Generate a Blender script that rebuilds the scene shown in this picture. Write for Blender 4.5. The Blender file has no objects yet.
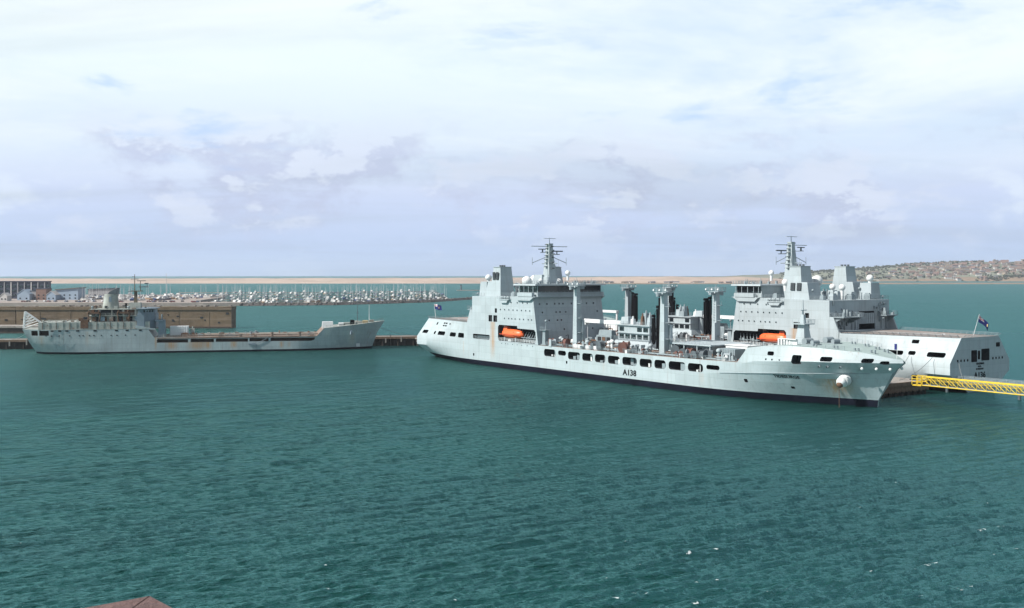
import bpy, bmesh, math, random
import numpy as np
from mathutils import Vector, Matrix
from mathutils.bvhtree import BVHTree
random.seed(11); rng = np.random.default_rng(5)
R = math.radians
scene = bpy.context.scene
COL = scene.collection

# ------------------------------------------------------------------ camera, sky, sun, exposure
FPX, EYE_Y, CAM_H = 1050.0, 273.0, 32.0            # focal length in pixels, eye level row, height over the water
cam_d = bpy.data.cameras.new('camera'); cam = bpy.data.objects.new('camera', cam_d); COL.objects.link(cam)
cam_d.sensor_width = 36.0; cam_d.lens = 36.0 * FPX / 1024.0
cam_d.clip_start = 0.1; cam_d.clip_end = 40000.0
cam.location = (0, 0, CAM_H)
cam.rotation_euler = (R(90), 0, 0); cam_d.shift_y = -(304.0 - EYE_Y) / 1024.0   # level camera, lens shifted down
scene.camera = cam

SUN_DIR = Vector((-0.90, -0.38, 0.95)).normalized()  # towards the sun: left of and behind the camera
world = bpy.data.worlds.new('World'); scene.world = world; world.use_nodes = True
CLOUD_AT = (6.85, 3.55, 4.05)
def build_world():
    nt = world.node_tree; nt.nodes.clear(); L = nt.links.new; N = nt.nodes.new
    def math_(op, a, b=None, c=None, clamp=False):
        n = N('ShaderNodeMath'); n.operation = op; n.use_clamp = clamp
        for i, v in enumerate((a, b, c)):
            if v is None: continue
            if isinstance(v, (int, float)): n.inputs[i].default_value = v
            else: L(v, n.inputs[i])
        return n.outputs[0]
    tc = N('ShaderNodeTexCoord'); sep = N('ShaderNodeSeparateXYZ'); L(tc.outputs['Generated'], sep.inputs[0])
    zc = math_('MAXIMUM', sep.outputs[2], 0.0)
    den = math_('ADD', zc, 0.10)
    px = math_('DIVIDE', sep.outputs[0], den); py = math_('DIVIDE', sep.outputs[1], den)
    comb = N('ShaderNodeCombineXYZ'); L(px, comb.inputs[0]); L(py, comb.inputs[1])
    def noise(vec, scale, detail, rough, loc, stretch=(1, 1, 1), rot=0.0, dist=0.0):
        mp = N('ShaderNodeMapping'); mp.inputs['Location'].default_value = loc; mp.inputs['Scale'].default_value = stretch
        mp.inputs['Rotation'].default_value = (0, 0, rot)
        L(vec, mp.inputs[0])
        n = N('ShaderNodeTexNoise'); n.inputs['Scale'].default_value = scale; n.inputs['Detail'].default_value = detail
        n.inputs['Roughness'].default_value = rough; n.inputs['Distortion'].default_value = dist
        L(mp.outputs[0], n.inputs['Vector']); return n.outputs[0]
    def rng_(v, a, b, c, d):
        m = N('ShaderNodeMapRange'); m.interpolation_type = 'SMOOTHSTEP'; L(v, m.inputs[0])
        for i, k in enumerate((a, b, c, d)): m.inputs[i + 1].default_value = k
        return m.outputs[0]
    def mix(fac, a, b):
        m = N('ShaderNodeMix'); m.data_type = 'RGBA'
        if isinstance(fac, (int, float)): m.inputs[0].default_value = fac
        else: L(fac, m.inputs[0])
        for i, v in ((6, a), (7, b)):
            if isinstance(v, tuple): m.inputs[i].default_value = v
            else: L(v, m.inputs[i])
        return m.outputs[2]
    sky = N('ShaderNodeTexSky'); sky.sky_type = 'NISHITA'; sky.sun_disc = False
    sky.sun_elevation = math.asin(SUN_DIR.z); sky.sun_rotation = math.atan2(SUN_DIR.x, SUN_DIR.y)
    sky.air_density = 1.0; sky.dust_density = 1.5; sky.ozone_density = 1.5
    # a high veil of bright cloud over the blue, greyer and bluer low down, then a belt of ragged grey clouds
    veil = N('ShaderNodeValToRGB'); L(sep.outputs[2], veil.inputs[0]); cr = veil.color_ramp
    stops = [(0.0, (.50, .65, .89)), (.03, (.54, .665, .91)), (.075, (.63, .725, .95)), (.125, (.75, .86, .99)), (.19, (.86, .98, 1.03)), (.30, (.95, 1.03, 1.04)), (1.0, (.92, 1.0, 1.03))]
    cr.elements[0].position = 0; cr.elements[0].color = (*stops[0][1], 1)
    cr.elements[1].position = 1; cr.elements[1].color = (*stops[-1][1], 1)
    for p, c in stops[1:-1]:
        e = cr.elements.new(p); e.color = (*c, 1)
    hiel = rng_(sep.outputs[2], .06, .17, 0, 1)
    broad = noise(comb.outputs[0], .55, 7, .6, (3.1, 1.7, 0), (1, .8, 1), .5, .5)
    streak = noise(comb.outputs[0], .75, 8, .62, (8.0, 2.0, 4), (.5, 1.1, 1), -.35, .7)
    col = mix(math_('MULTIPLY', rng_(streak, .40, .62, 0.0, .7), hiel), veil.outputs[0], (.96, 1.03, 1.05, 1))
    col = mix(math_('MULTIPLY', rng_(broad, .47, .66, 0.0, .75), hiel), col, (.60, .76, .98, 1))
    # broken cumulus in a belt low over the sea: lit tops, grey bases
    cd = tc.outputs['Generated']
    cl = noise(cd, 6.5, 12, .62, CLOUD_AT, (1, 1, 2.1), 0, .15)
    cl_up = noise(cd, 6.5, 12, .62, (CLOUD_AT[0], CLOUD_AT[1], CLOUD_AT[2] + .055), (1, 1, 2.1), 0, .15)
    belt = math_('MULTIPLY', rng_(sep.outputs[2], .015, .07, .25, 1), rng_(sep.outputs[2], .10, .165, 1, 0))
    body_ = rng_(cl, .485, .60, 0, 1)
    lit = rng_(math_('SUBTRACT', cl, cl_up), -.01, .055, 0, 1)       # thinner above than here: the top edge catches the light
    ccol = mix(lit, (.55, .61, .81, 1), (.74, .81, .96, 1))
    col = mix(math_('MULTIPLY', body_, math_('MULTIPLY', belt, .8)), col, ccol)
    gap = math_('MULTIPLY', rng_(cl, .33, .43, .6, 0), belt)
    col = mix(gap, col, (.80, .90, 1.02, 1))
    # small blue openings
    bl = noise(cd, 3.1, 8, .6, (2.1, 7.7, .4), (1, 1, 4.0), 0, .3)
    col = mix(math_('MULTIPLY', rng_(bl, .55, .66, 0, .65), rng_(sep.outputs[2], .05, .10, 0, 1)), col, (.42, .63, .98, 1))
    bg_sky = N('ShaderNodeBackground'); L(sky.outputs[0], bg_sky.inputs[0]); bg_sky.inputs[1].default_value = 0.05
    bg_cl = N('ShaderNodeBackground'); L(col, bg_cl.inputs[0]); bg_cl.inputs[1].default_value = 0.645
    thin = rng_(noise(comb.outputs[0], .55, 6, .6, (5.2, 9.1, 0), (.5, 1.2, 1), -.3, .5), .30, .55, .78, .97)
    # overhead the veil breaks up and more blue shows
    hi = noise(comb.outputs[0], .8, 6, .6, (1.2, 4.1, 2), (1, 1, 1), 0, .4)
    open_ = math_('MULTIPLY', rng_(sep.outputs[2], .27, .45, 0, 1), rng_(hi, .40, .60, 1.0, .55))
    thin = math_('MULTIPLY', thin, math_('SUBTRACT', 1.0, open_))
    ms = N('ShaderNodeMixShader'); L(thin, ms.inputs[0]); L(bg_sky.outputs[0], ms.inputs[1]); L(bg_cl.outputs[0], ms.inputs[2])
    out = N('ShaderNodeOutputWorld'); L(ms.outputs[0], out.inputs[0])
build_world()
sun_d = bpy.data.lights.new('sun', 'SUN'); sun = bpy.data.objects.new('sun', sun_d); COL.objects.link(sun)
sun_d.energy = 5.0; sun_d.angle = R(0.7); sun_d.color = (1.0, 0.96, 0.90)
sun.rotation_euler = SUN_DIR.to_track_quat('Z', 'Y').to_euler(); sun.location = (0, -20, 200)
vs = scene.view_settings; vs.view_transform = 'Standard'; vs.look = 'None'; vs.exposure = 0.7; vs.gamma = 1.0
vs.use_curve_mapping = False
scene.render.filter_size = 1.1; scene.cycles.max_bounces = 6; scene.cycles.volume_bounces = 0

# ------------------------------------------------------------------ materials
MATS = {}
ALB = .70      # all paints sit a little below their first estimate; the exposure is set for them
def mat(name, color, rough=.6, var=.12, vscale=.35, metallic=0.0, spec=.4, streak=0.0, streak_col=(.23, .085, .025), bump=0.0, bscale=2.0, patches=None, spots=None, plates=None):
    """procedural paint: base colour with soft patchy variation, optional vertical rust streaks and bump"""
    if name in MATS: return MATS[name]
    color = tuple(c_ * ALB for c_ in color); streak_col = tuple(c_ * ALB for c_ in streak_col)
    if patches: patches = (tuple(c_ * ALB for c_ in patches[0]), *patches[1:])
    m = bpy.data.materials.new(name); m.use_nodes = True; nt = m.node_tree; N = nt.nodes.new; L = nt.links.new
    b = nt.nodes['Principled BSDF']
    b.inputs['Roughness'].default_value = rough; b.inputs['Metallic'].default_value = metallic
    b.inputs['Specular IOR Level'].default_value = spec
    tc = N('ShaderNodeTexCoord')
    def noise(scale, detail=5, stretch=(1, 1, 1), rough=.6, loc=(0, 0, 0)):
        mp = N('ShaderNodeMapping'); mp.inputs['Scale'].default_value = stretch; mp.inputs['Location'].default_value = loc
        L(tc.outputs['Object'], mp.inputs[0]); n = N('ShaderNodeTexNoise'); n.inputs['Scale'].default_value = scale
        n.inputs['Detail'].default_value = detail; n.inputs['Roughness'].default_value = rough
        L(mp.outputs[0], n.inputs['Vector']); return n.outputs[0]
    def rg(v, a, b_, c, d):
        k = N('ShaderNodeMapRange'); L(v, k.inputs[0])
        for i, q in enumerate((a, b_, c, d)): k.inputs[i + 1].default_value = q
        return k.outputs[0]
    def mx(fac, a, c):
        k = N('ShaderNodeMix'); k.data_type = 'RGBA'; L(fac, k.inputs[0])
        for i, q in ((6, a), (7, c)):
            if isinstance(q, tuple): k.inputs[i].default_value = (*q, 1)
            else: L(q, k.inputs[i])
        return k.outputs[2]
    c = mx(rg(noise(vscale), .3, .7, 0, 1), tuple(x * (1 - var) for x in color), tuple(min(1, x * (1 + var)) for x in color))
    if patches:
        c = mx(rg(noise(patches[1], 7, patches[3] if len(patches) > 3 else (1, 1, 1), .65, (7, 3, 1)), patches[2], patches[2] + .12, 0, .85), c, patches[0])
    pl_fac = None
    if plates:   # plate seams and slightly different paint from plate to plate
        sx = N('ShaderNodeSeparateXYZ'); L(tc.outputs['Object'], sx.inputs[0]); sm_ = N('ShaderNodeMath'); sm_.operation = 'ADD'; L(sx.outputs[0], sm_.inputs[0]); L(sx.outputs[1], sm_.inputs[1])
        cx = N('ShaderNodeCombineXYZ'); L(sm_.outputs[0], cx.inputs[0]); L(sx.outputs[2], cx.inputs[1])
        bk = N('ShaderNodeTexBrick'); L(cx.outputs[0], bk.inputs['Vector']); bk.inputs['Scale'].default_value = 1.0; bk.inputs['Brick Width'].default_value = plates[0]; bk.inputs['Row Height'].default_value = plates[1]
        bk.inputs['Mortar Size'].default_value = .05; bk.inputs['Mortar Smooth'].default_value = .6; bk.inputs['Color1'].default_value = (.93, .93, .93, 1); bk.inputs['Color2'].default_value = (1.05, 1.05, 1.05, 1); bk.inputs['Mortar'].default_value = (.80, .80, .78, 1)
        k = N('ShaderNodeMix'); k.data_type = 'RGBA'; k.blend_type = 'MULTIPLY'; k.inputs[0].default_value = 1.0; L(c, k.inputs[6]); L(bk.outputs['Color'], k.inputs[7]); c = k.outputs[2]
        dr_ = noise(1.0, 5, (.9, .9, .05), .7, (5, 2, 7)); k2_ = N('ShaderNodeMix'); k2_.data_type = 'RGBA'; k2_.blend_type = 'MULTIPLY'; L(rg(dr_, .50, .74, 0, .55), k2_.inputs[0]); L(c, k2_.inputs[6]); k2_.inputs[7].default_value = (.70, .69, .64, 1); c = k2_.outputs[2]
    if streak:
        st = noise(1.0, 4, (1.3, 1.3, .045), .7)
        br = noise(.12, 3, (1, 1, 1), .5, (3, 1, 8))
        k = N('ShaderNodeMath'); k.operation = 'MULTIPLY'
        L(rg(st, .56, .74, 0, 1), k.inputs[0]); L(rg(br, .42, .62, 0, streak), k.inputs[1])
        c = mx(k.outputs[0], c, streak_col)
    if spots:   # runs of rust below given places: (x, half width, z top, z bottom, strength)
        sp = N('ShaderNodeSeparateXYZ'); L(tc.outputs['Object'], sp.inputs[0])
        st2 = noise(1.0, 5, (2.2, .6, .12), .7, (1, 9, 2))
        for (x, w, zt, zb, s) in spots:
            a = N('ShaderNodeMath'); a.operation = 'SUBTRACT'; L(sp.outputs[0], a.inputs[0]); a.inputs[1].default_value = x
            ab = N('ShaderNodeMath'); ab.operation = 'ABSOLUTE'; L(a.outputs[0], ab.inputs[0])
            f = rg(ab.outputs[0], 0, w, 1, 0); g = rg(sp.outputs[2], zb, zb + .5 * (zt - zb), 0, 1); h = rg(sp.outputs[2], zt - .2, zt, 1, 0)
            k1 = N('ShaderNodeMath'); k1.operation = 'MULTIPLY'; L(f, k1.inputs[0]); L(g, k1.inputs[1])
            k2 = N('ShaderNodeMath'); k2.operation = 'MULTIPLY'; L(k1.outputs[0], k2.inputs[0]); L(h, k2.inputs[1])
            k3 = N('ShaderNodeMath'); k3.operation = 'MULTIPLY'; L(k2.outputs[0], k3.inputs[0]); L(rg(st2, .3, .6, .2 * s, s), k3.inputs[1])
            c = mx(k3.outputs[0], c, (.30, .155, .05))
    L(c, b.inputs['Base Color'])
    L(rg(noise(vscale * 3, 4, loc=(4, 4, 4)), .3, .7, max(0, rough - .1), min(1, rough + .1)), b.inputs['Roughness'])
    if bump:
        bn = N('ShaderNodeBump'); bn.inputs['Strength'].default_value = bump; bn.inputs['Distance'].default_value = .3
        L(noise(bscale, 6), bn.inputs['Height']); L(bn.outputs[0], b.inputs['Normal'])
    MATS[name] = m; return m
HULL = mat('hull_grey_paint', (.425, .495, .52), .5, .07, .10, streak=.40, bump=.12, bscale=.35, plates=(9.0, 2.3),
           spots=[(51.5, 2.0, 15.2, 1.8, 1.0), (186.5, 5.0, 6.6, 1.5, .9), (33.0, .5, 8.0, 2.0, .35), (150.0, 1.2, 5.6, 2.0, .3), (110, .8, 5.4, 2, .25)])
PAINT = mat('superstructure_grey_paint', (.425, .49, .52), .5, .06, .2, streak=.22, plates=(6.0, 2.6), bump=.06, bscale=.5, spots=[(51.5, 2.0, 15.4, 1.8, 1.0)])
GREY = mat('mid_grey_paint', (.26, .315, .34), .55, .12, .8, streak=.2)
DGREY = mat('dark_grey_steel', (.10, .12, .135), .5, .2, 1.0)
INNER = mat('recess_shade_and_dark_paint', (.035, .04, .045), .9, .3, .8, spec=.1)  # darkness of unlit recesses put into the colour; also plain dark paint elsewhere
BOOT = mat('boot_topping_navy', (.008, .010, .020), .8, .4, .15, spec=.05)
DECKF = mat('flight_deck_coating', (.27, .235, .215), .9, .15, .25)
DECKR = mat('rust_brown_deck_paint', (.25, .19, .16), .85, .3, .35, patches=((.40, .36, .33), .25, .52))
DECKG = mat('forecastle_deck_paint', (.33, .42, .41), .8, .15, .3)
GLASS = mat('bridge_glass', (.012, .016, .02), .12, .3, .5, spec=.6)
BLACK = mat('black_rubber', (.006, .006, .008), .85, .3, 1.0, spec=.1)
WHITE = mat('white_paint', (.78, .80, .80), .4, .05, .5)
ORANGE = mat('lifeboat_orange', (.98, .16, .045), .4, .08, .6)
REDP = mat('faded_red_paint', (.17, .07, .055), .6, .25, .8)
YELLOW = mat('yellow_paint', (.80, .55, .03), .6, .15, .8, streak=.3, patches=((.50, .33, .06), 1.2, .60))
BUFF = mat('buff_paint', (.55, .42, .22), .6, .15, 1.0)
RUST = mat('rusty_steel', (.14, .075, .045), .85, .4, 1.2)
TEXT = mat('lettering_black', (.008, .009, .012), .8, .1, 1.0, spec=.1)
CONC = mat('weathered_concrete', (.30, .275, .25), .9, .2, .3, bump=.3, patches=((.16, .135, .11), .35, .55))
TIMBER = mat('dark_pier_timber', (.055, .042, .034), .9, .4, .6)
BROWNW = mat('pier_fender_timber', (.20, .135, .095), .9, .35, .8)
FLAGB = mat('flag_blue', (.012, .018, .16), .8, .1, 2.0)
FLAGR = mat('flag_red', (.55, .03, .05), .8, .1, 2.0)
FLAGW = mat('flag_white', (.75, .72, .74), .8, .05, 2.0)

# ------------------------------------------------------------------ mesh helpers
class MB:
    def __init__(s): s.v, s.f, s.m, s.sm = [], [], [], []
    def add(s, vs_, fs, m=0, smooth=False):
        o = len(s.v); s.v += [tuple(v) for v in vs_]
        for f in fs: s.f.append([i + o for i in f]); s.m.append(m); s.sm.append(smooth)
        return s
    def box(s, x0, x1, y0, y1, z0, z1, m=0, inset=0.0, ix=None):
        i, j = inset, inset if ix is None else ix
        return s.add([(x0, y0, z0), (x1, y0, z0), (x1, y1, z0), (x0, y1, z0), (x0 + j, y0 + i, z1), (x1 - j, y0 + i, z1), (x1 - j, y1 - i, z1), (x0 + j, y1 - i, z1)],
                     [(3, 2, 1, 0), (4, 5, 6, 7), (0, 1, 5, 4), (1, 2, 6, 5), (2, 3, 7, 6), (3, 0, 4, 7)], m)
    def prism(s, poly, y0, y1, m=0, axis='y'):
        """closed outline (a, b) pushed along an axis; y: (x,z), x: (y,z), z: (x,y)"""
        n = len(poly)
        P = {'y': lambda a, b, c: (a, c, b), 'x': lambda a, b, c: (c, a, b), 'z': lambda a, b, c: (a, b, c)}[axis]
        vs_ = [P(a, b, y0) for a, b in poly] + [P(a, b, y1) for a, b in poly]
        fs = [list(range(n)), list(range(2 * n - 1, n - 1, -1))] + [(i, i + n, (i + 1) % n + n, (i + 1) % n) for i in range(n)]
        return s.add(vs_, fs, m)
    def tube(s, p0, p1, r0, r1=None, n=8, m=0, cap=True):
        r1 = r0 if r1 is None else r1; p0, p1 = Vector(p0), Vector(p1); d = (p1 - p0)
        if d.length < 1e-6: return s
        q = d.to_track_quat('Z', 'Y'); a = [q @ Vector((math.cos(t), math.sin(t), 0)) for t in [2 * math.pi * (k + .5) / n for k in range(n)]]
        vs_ = [p0 + x * r0 for x in a] + [p1 + x * r1 for x in a]
        s.add(vs_, [(i, (i + 1) % n, (i + 1) % n + n, i + n) for i in range(n)], m, n > 5)
        if cap: s.add(vs_, [list(range(n - 1, -1, -1)), list(range(n, 2 * n))], m)
        return s
    def path(s, pts, r, n=6, m=0):
        for a, b in zip(pts[:-1], pts[1:]): s.tube(a, b, r, r, n, m)
        return s
    def ball(s, c, r, m=0, nu=12, nv=8, sz=1.0, z0=-1.0):
        vs_, fs = [], []
        for j in range(nv + 1):
            t = math.asin(z0) + (math.pi / 2 - math.asin(z0)) * j / nv
            for i in range(nu):
                p = 2 * math.pi * i / nu; vs_.append((c[0] + r * math.cos(t) * math.cos(p), c[1] + r * math.cos(t) * math.sin(p), c[2] + r * sz * math.sin(t)))
        for j in range(nv):
            for i in range(nu): fs.append((j * nu + i, j * nu + (i + 1) % nu, (j + 1) * nu + (i + 1) % nu, (j + 1) * nu + i))
        return s.add(vs_, fs, m, True)
    def rail(s, pts, h=1.05, step=2.2, r=.035, n=4, m=0, bars=3, closed=False):
        pts = [Vector(p) for p in pts]
        for a, b in zip(pts[:-1], pts[1:]):
            k = max(1, int((b - a).length / step))
            for i in range(k + 1):
                p = a.lerp(b, i / k); s.tube(p, p + Vector((0, 0, h)), r, r, n, m, False)
            for j in range(bars):
                z = Vector((0, 0, h * (j + 1) / bars)); s.tube(a + z, b + z, r * .9, r * .9, n, m, False)
        return s
    def mesh(s, name, mats):
        me = bpy.data.meshes.new(name); me.from_pydata(s.v, [], s.f)
        for m in (mats if isinstance(mats, (list, tuple)) else [mats]): me.materials.append(m)
        me.polygons.foreach_set('material_index', s.m); me.polygons.foreach_set('use_smooth', s.sm)
        me.update(); return me
    def build(s, name, mats, parent=None, loc=(0, 0, 0)):
        o = bpy.data.objects.new(name, s.mesh(name, mats)); COL.objects.link(o); o.location = loc
        if parent: o.parent = parent
        return o
def inst(me, name, parent, loc=(0, 0, 0), rot=(0, 0, 0), scale=(1, 1, 1)):
    o = bpy.data.objects.new(name, me); COL.objects.link(o); o.parent = parent; o.location = loc; o.rotation_euler = rot; o.scale = scale
    return o
def tag(o, label=None, cat=None, group=None, kind=None):
    if label: o['label'] = label
    if cat: o['category'] = cat
    if group: o['group'] = group
    if kind: o['kind'] = kind
    return o
def empty(name, loc, rz=0.0):
    o = bpy.data.objects.new(name, None); COL.objects.link(o); o.location = loc; o.rotation_euler = (0, 0, rz); o.empty_display_size = .5
    return o
def copy_tree(o, parent=None, skip=()):
    c = o.copy(); COL.objects.link(c); c.parent = parent
    for ch in list(o.children):
        if ch not in skip: copy_tree(ch, c, skip)
    return c
def rrect(x0, x1, z0, z1, r, n=4):
    r = min(r, (x1 - x0) / 2 - 1e-3, (z1 - z0) / 2 - 1e-3); P = []
    for cx, cz, a in ((x1 - r, z0 + r, -90), (x1 - r, z1 - r, 0), (x0 + r, z1 - r, 90), (x0 + r, z0 + r, 180)):
        for k in range(n + 1):
            t = R(a + 90 * k / n); P.append((cx + r * math.cos(t), cz + r * math.sin(t)))
    return P
def fix_normals(me):
    bm = bmesh.new(); bm.from_mesh(me); bmesh.ops.recalc_face_normals(bm, faces=bm.faces); bm.to_mesh(me); bm.free()
def carve(o, cutter_mb, mats):
    """cut real recesses into a solid"""
    fix_normals(o.data); ce = cutter_mb.build('cutter', mats, o.parent); fix_normals(ce.data)
    md = o.modifiers.new('cut', 'BOOLEAN'); md.operation = 'DIFFERENCE'; md.solver = 'EXACT'; md.object = ce
    try: md.material_mode = 'TRANSFER'
    except Exception: pass
    dg = bpy.context.evaluated_depsgraph_get(); dg.update()
    me = bpy.data.meshes.new_from_object(o.evaluated_get(dg), preserve_all_data_layers=True, depsgraph=dg)
    o.modifiers.clear(); me.name = o.data.name; o.data = me
    bpy.data.objects.remove(ce); crease(o.data)
def crease(me, ang=24):
    bm = bmesh.new(); bm.from_mesh(me)
    for e in bm.edges:
        a = e.calc_face_angle(3.0) if len(e.link_faces) == 2 else 3.0
        c = (e.verts[0].co + e.verts[1].co) / 2; lim = ang
        if c.x < 60 and c.z > .5: lim = 46          # faired after body
        elif c.x > 150 and abs(e.verts[0].co.x - e.verts[1].co.x) > 1.2 * abs(e.verts[0].co.z - e.verts[1].co.z): lim = 7   # crisp knuckles forward
        e.smooth = a < R(lim) and e.link_faces[0].material_index == e.link_faces[1].material_index
    for f in bm.faces: f.smooth = True
    bm.to_mesh(me); bm.free()
def lettering(txt, height, width, name, parent, matrix, m=TEXT, bold=.02):
    cu = bpy.data.curves.new(name, 'FONT'); cu.body = txt; cu.align_x = 'CENTER'; cu.align_y = 'CENTER'; cu.extrude = .01; cu.offset = bold; cu.resolution_u = 3
    t = bpy.data.objects.new(name, cu); COL.objects.link(t)
    dg = bpy.context.evaluated_depsgraph_get(); dg.update()
    me = bpy.data.meshes.new_from_object(t.evaluated_get(dg)); bpy.data.objects.remove(t)
    co = np.array([v.co[:] for v in me.vertices]); lo, hi = co.min(0), co.max(0); c = (lo + hi) / 2
    S = Matrix.Diagonal((width / (hi[0] - lo[0]), height / (hi[1] - lo[1]), 3.0, 1)); me.transform(Matrix.Translation((0, 0, 0)) @ S @ Matrix.Translation((-c[0], -c[1], 0)))
    me.transform(matrix); me.materials.clear(); me.materials.append(m)
    o = bpy.data.objects.new(name, me); COL.objects.link(o); o.parent = parent; return o

# ------------------------------------------------------------------ the sea: one sheet, finer near the camera, with real waves
def build_sea():
    py = list(np.arange(395, 150, -.55)) + list(np.arange(150, 72, -.5)) + list(np.arange(72, 20, -1.4)) + list(np.geomspace(20, 3.1, 14))
    r = np.array([4, 20, 45, 65, 76] + [CAM_H * FPX / p for p in py]); nr = len(r)
    th = np.concatenate([np.arange(-180, -34, 4.0), np.linspace(-34, 34, 700), np.arange(38, 180, 4.0)]); nt_ = len(th)
    dr = np.gradient(r); rr, tt = np.meshgrid(r, np.radians(th), indexing='ij'); X = rr * np.sin(tt); Y = rr * np.cos(tt)
    dth = np.radians(np.gradient(th))[None, :] * rr; cell = np.maximum(dr[:, None] * .9, np.minimum(dth, 50)); Z = np.zeros_like(X)
    main = R(-61)
    for k in range(106):
        lam = float(rng.uniform(.6, 1.6) if k < 62 else rng.uniform(1.5, 3.6) if k < 90 else rng.uniform(3.6, 9.0)); kk = 2 * math.pi / lam; a = main + rng.normal(0, .28 if lam < 1.9 else .15)
        amp = .0150 * lam ** .72 * (1 if k < 90 else .5) * rng.uniform(.5, 1.2); ph = rng.uniform(0, 6.28)
        w = np.clip(lam / (2.0 * cell) - .9, 0, 1)
        q = kk * (X * math.cos(a) + Y * math.sin(a)) + ph; Z += w * amp * (np.sin(q) + .30 * np.sin(2 * q + 1.1))
    # gusts: patches of rougher and calmer water
    g = .8 + .3 * np.sin(X / 37 + 1.3 * np.sin(Y / 61)) * np.sin(Y / 53 + .7 * np.sin(X / 41 + 2)); Z *= g
    crest = Z / max(1e-6, float(Z[60:200, 80:600].std()))
    me = bpy.data.meshes.new('sea'); nv = nr * nt_
    co = np.stack([X, Y, Z], -1).reshape(-1, 3)
    i = np.arange(nr - 1)[:, None] * nt_; j = np.arange(nt_)[None, :]; j2 = (j + 1) % nt_
    q = np.stack([i + j, i + j2, i + nt_ + j2, i + nt_ + j], -1).reshape(-1, 4)[:, ::-1]
    cap = np.arange(nt_)
    me.vertices.add(nv); me.vertices.foreach_set('co', co.ravel())
    nq = len(q); me.loops.add(nq * 4); me.loops.foreach_set('vertex_index', q.ravel().astype(np.int32))
    me.polygons.add(nq); me.polygons.foreach_set('loop_start', np.arange(nq, dtype=np.int32) * 4); me.polygons.foreach_set('loop_total', np.full(nq, 4, np.int32))
    me.polygons.foreach_set('use_smooth', np.ones(nq, bool)); me.update(calc_edges=True)
    at = me.attributes.new('crest', 'FLOAT', 'POINT'); at.data.foreach_set('value', crest.ravel().astype(np.float32))
    o = bpy.data.objects.new('sea', me); COL.objects.link(o); tag(o, 'wind-rippled teal harbour water', None, kind='structure')
    m = bpy.data.materials.new('sea_water'); m.use_nodes = True; nt = m.node_tree; N = nt.nodes.new; L = nt.links.new; b = nt.nodes['Principled BSDF']
    geo = N('ShaderNodeNewGeometry'); P = geo.outputs['Position']
    def noise(scale, detail, stretch=(1, 1, 1), rot=0, rough=.55, loc=(0, 0, 0)):
        mp = N('ShaderNodeMapping'); mp.vector_type = 'TEXTURE'; mp.inputs['Rotation'].default_value = (0, 0, rot); mp.inputs['Scale'].default_value = stretch; mp.inputs['Location'].default_value = loc
        L(P, mp.inputs[0]); n = N('ShaderNodeTexNoise'); n.inputs['Scale'].default_value = scale; n.inputs['Detail'].default_value = detail; n.inputs['Roughness'].default_value = rough
        L(mp.outputs[0], n.inputs['Vector']); return n.outputs[0]
    def rg(v, a, b_, c, d, sm=False):
        k = N('ShaderNodeMapRange'); L(v, k.inputs[0])
        for i_, q_ in enumerate((a, b_, c, d)): k.inputs[i_ + 1].default_value = q_
        if sm: k.interpolation_type = 'SMOOTHSTEP'
        return k.outputs[0]
    def mx(fac, a, c):
        k = N('ShaderNodeMix'); k.data_type = 'RGBA'; L(fac, k.inputs[0])
        for i_, q_ in ((6, a), (7, c)):
            if isinstance(q_, tuple): k.inputs[i_].default_value = (*q_, 1)
            else: L(q_, k.inputs[i_])
        return k.outputs[2]
    gust = noise(.011, 9, (2.8, .7, 1), R(24), .68)
    body = mx(rg(gust, .36, .64, 0, 1, True), (.0014, .0185, .0150), (.0054, .0405, .0345))
    ca = N('ShaderNodeAttribute'); ca.attribute_name = 'crest'
    foam = N('ShaderNodeMath'); foam.operation = 'MULTIPLY'
    L(rg(ca.outputs['Fac'], 1.6, 2.1, 0, 1), foam.inputs[0]); L(rg(noise(.55, 5, rough=.72, loc=(17, 5, 0)), .612, .64, 0, 1), foam.inputs[1])
    nt.nodes.remove(b); df = N('ShaderNodeBsdfDiffuse'); gl = N('ShaderNodeBsdfGlossy'); fr = N('ShaderNodeFresnel'); fr.inputs['IOR'].default_value = 1.33
    L(mx(foam.outputs[0], body, (.6, .63, .63)), df.inputs['Color']); gl.inputs['Color'].default_value = (.40, .82, .81, 1)
    ln = N('ShaderNodeVectorMath'); ln.operation = 'LENGTH'; L(P, ln.inputs[0])
    # waves too small for the sheet become gloss: rougher where the sheet is coarser
    L(rg(ln.outputs['Value'], 90, 700, .10, .30), gl.inputs['Roughness'])
    fs = N('ShaderNodeMath'); fs.operation = 'MULTIPLY'; L(fr.outputs[0], fs.inputs[0]); fs.inputs[1].default_value = .41
    ms = N('ShaderNodeMixShader'); L(fs.outputs[0], ms.inputs[0]); L(df.outputs[0], ms.inputs[1]); L(gl.outputs[0], ms.inputs[2]); L(ms.outputs[0], nt.nodes['Material Output'].inputs['Surface'])
    h1 = noise(.60, 6, (4.5, 1, 1), main + R(90), .66); h2 = noise(2.0, 4, (4.0, 1, 1), main + R(80), .62, (3, 8, 0))
    ad = N('ShaderNodeMath'); ad.operation = 'MULTIPLY_ADD'; L(h2, ad.inputs[0]); ad.inputs[1].default_value = .45; L(h1, ad.inputs[2])
    bn = N('ShaderNodeBump'); L(rg(ln.outputs['Value'], 110, 420, .75, 3.6), bn.inputs['Distance'])
    h3 = noise(.13, 6, (4.0, 1, 1), main + R(86), .68, (9, 2, 0)); ad2 = N('ShaderNodeMath'); ad2.operation = 'MULTIPLY_ADD'; L(h3, ad2.inputs[0]); ad2.inputs[1].default_value = .9; L(ad.outputs[0], ad2.inputs[2]); L(ad2.outputs[0], bn.inputs['Height'])
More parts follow.
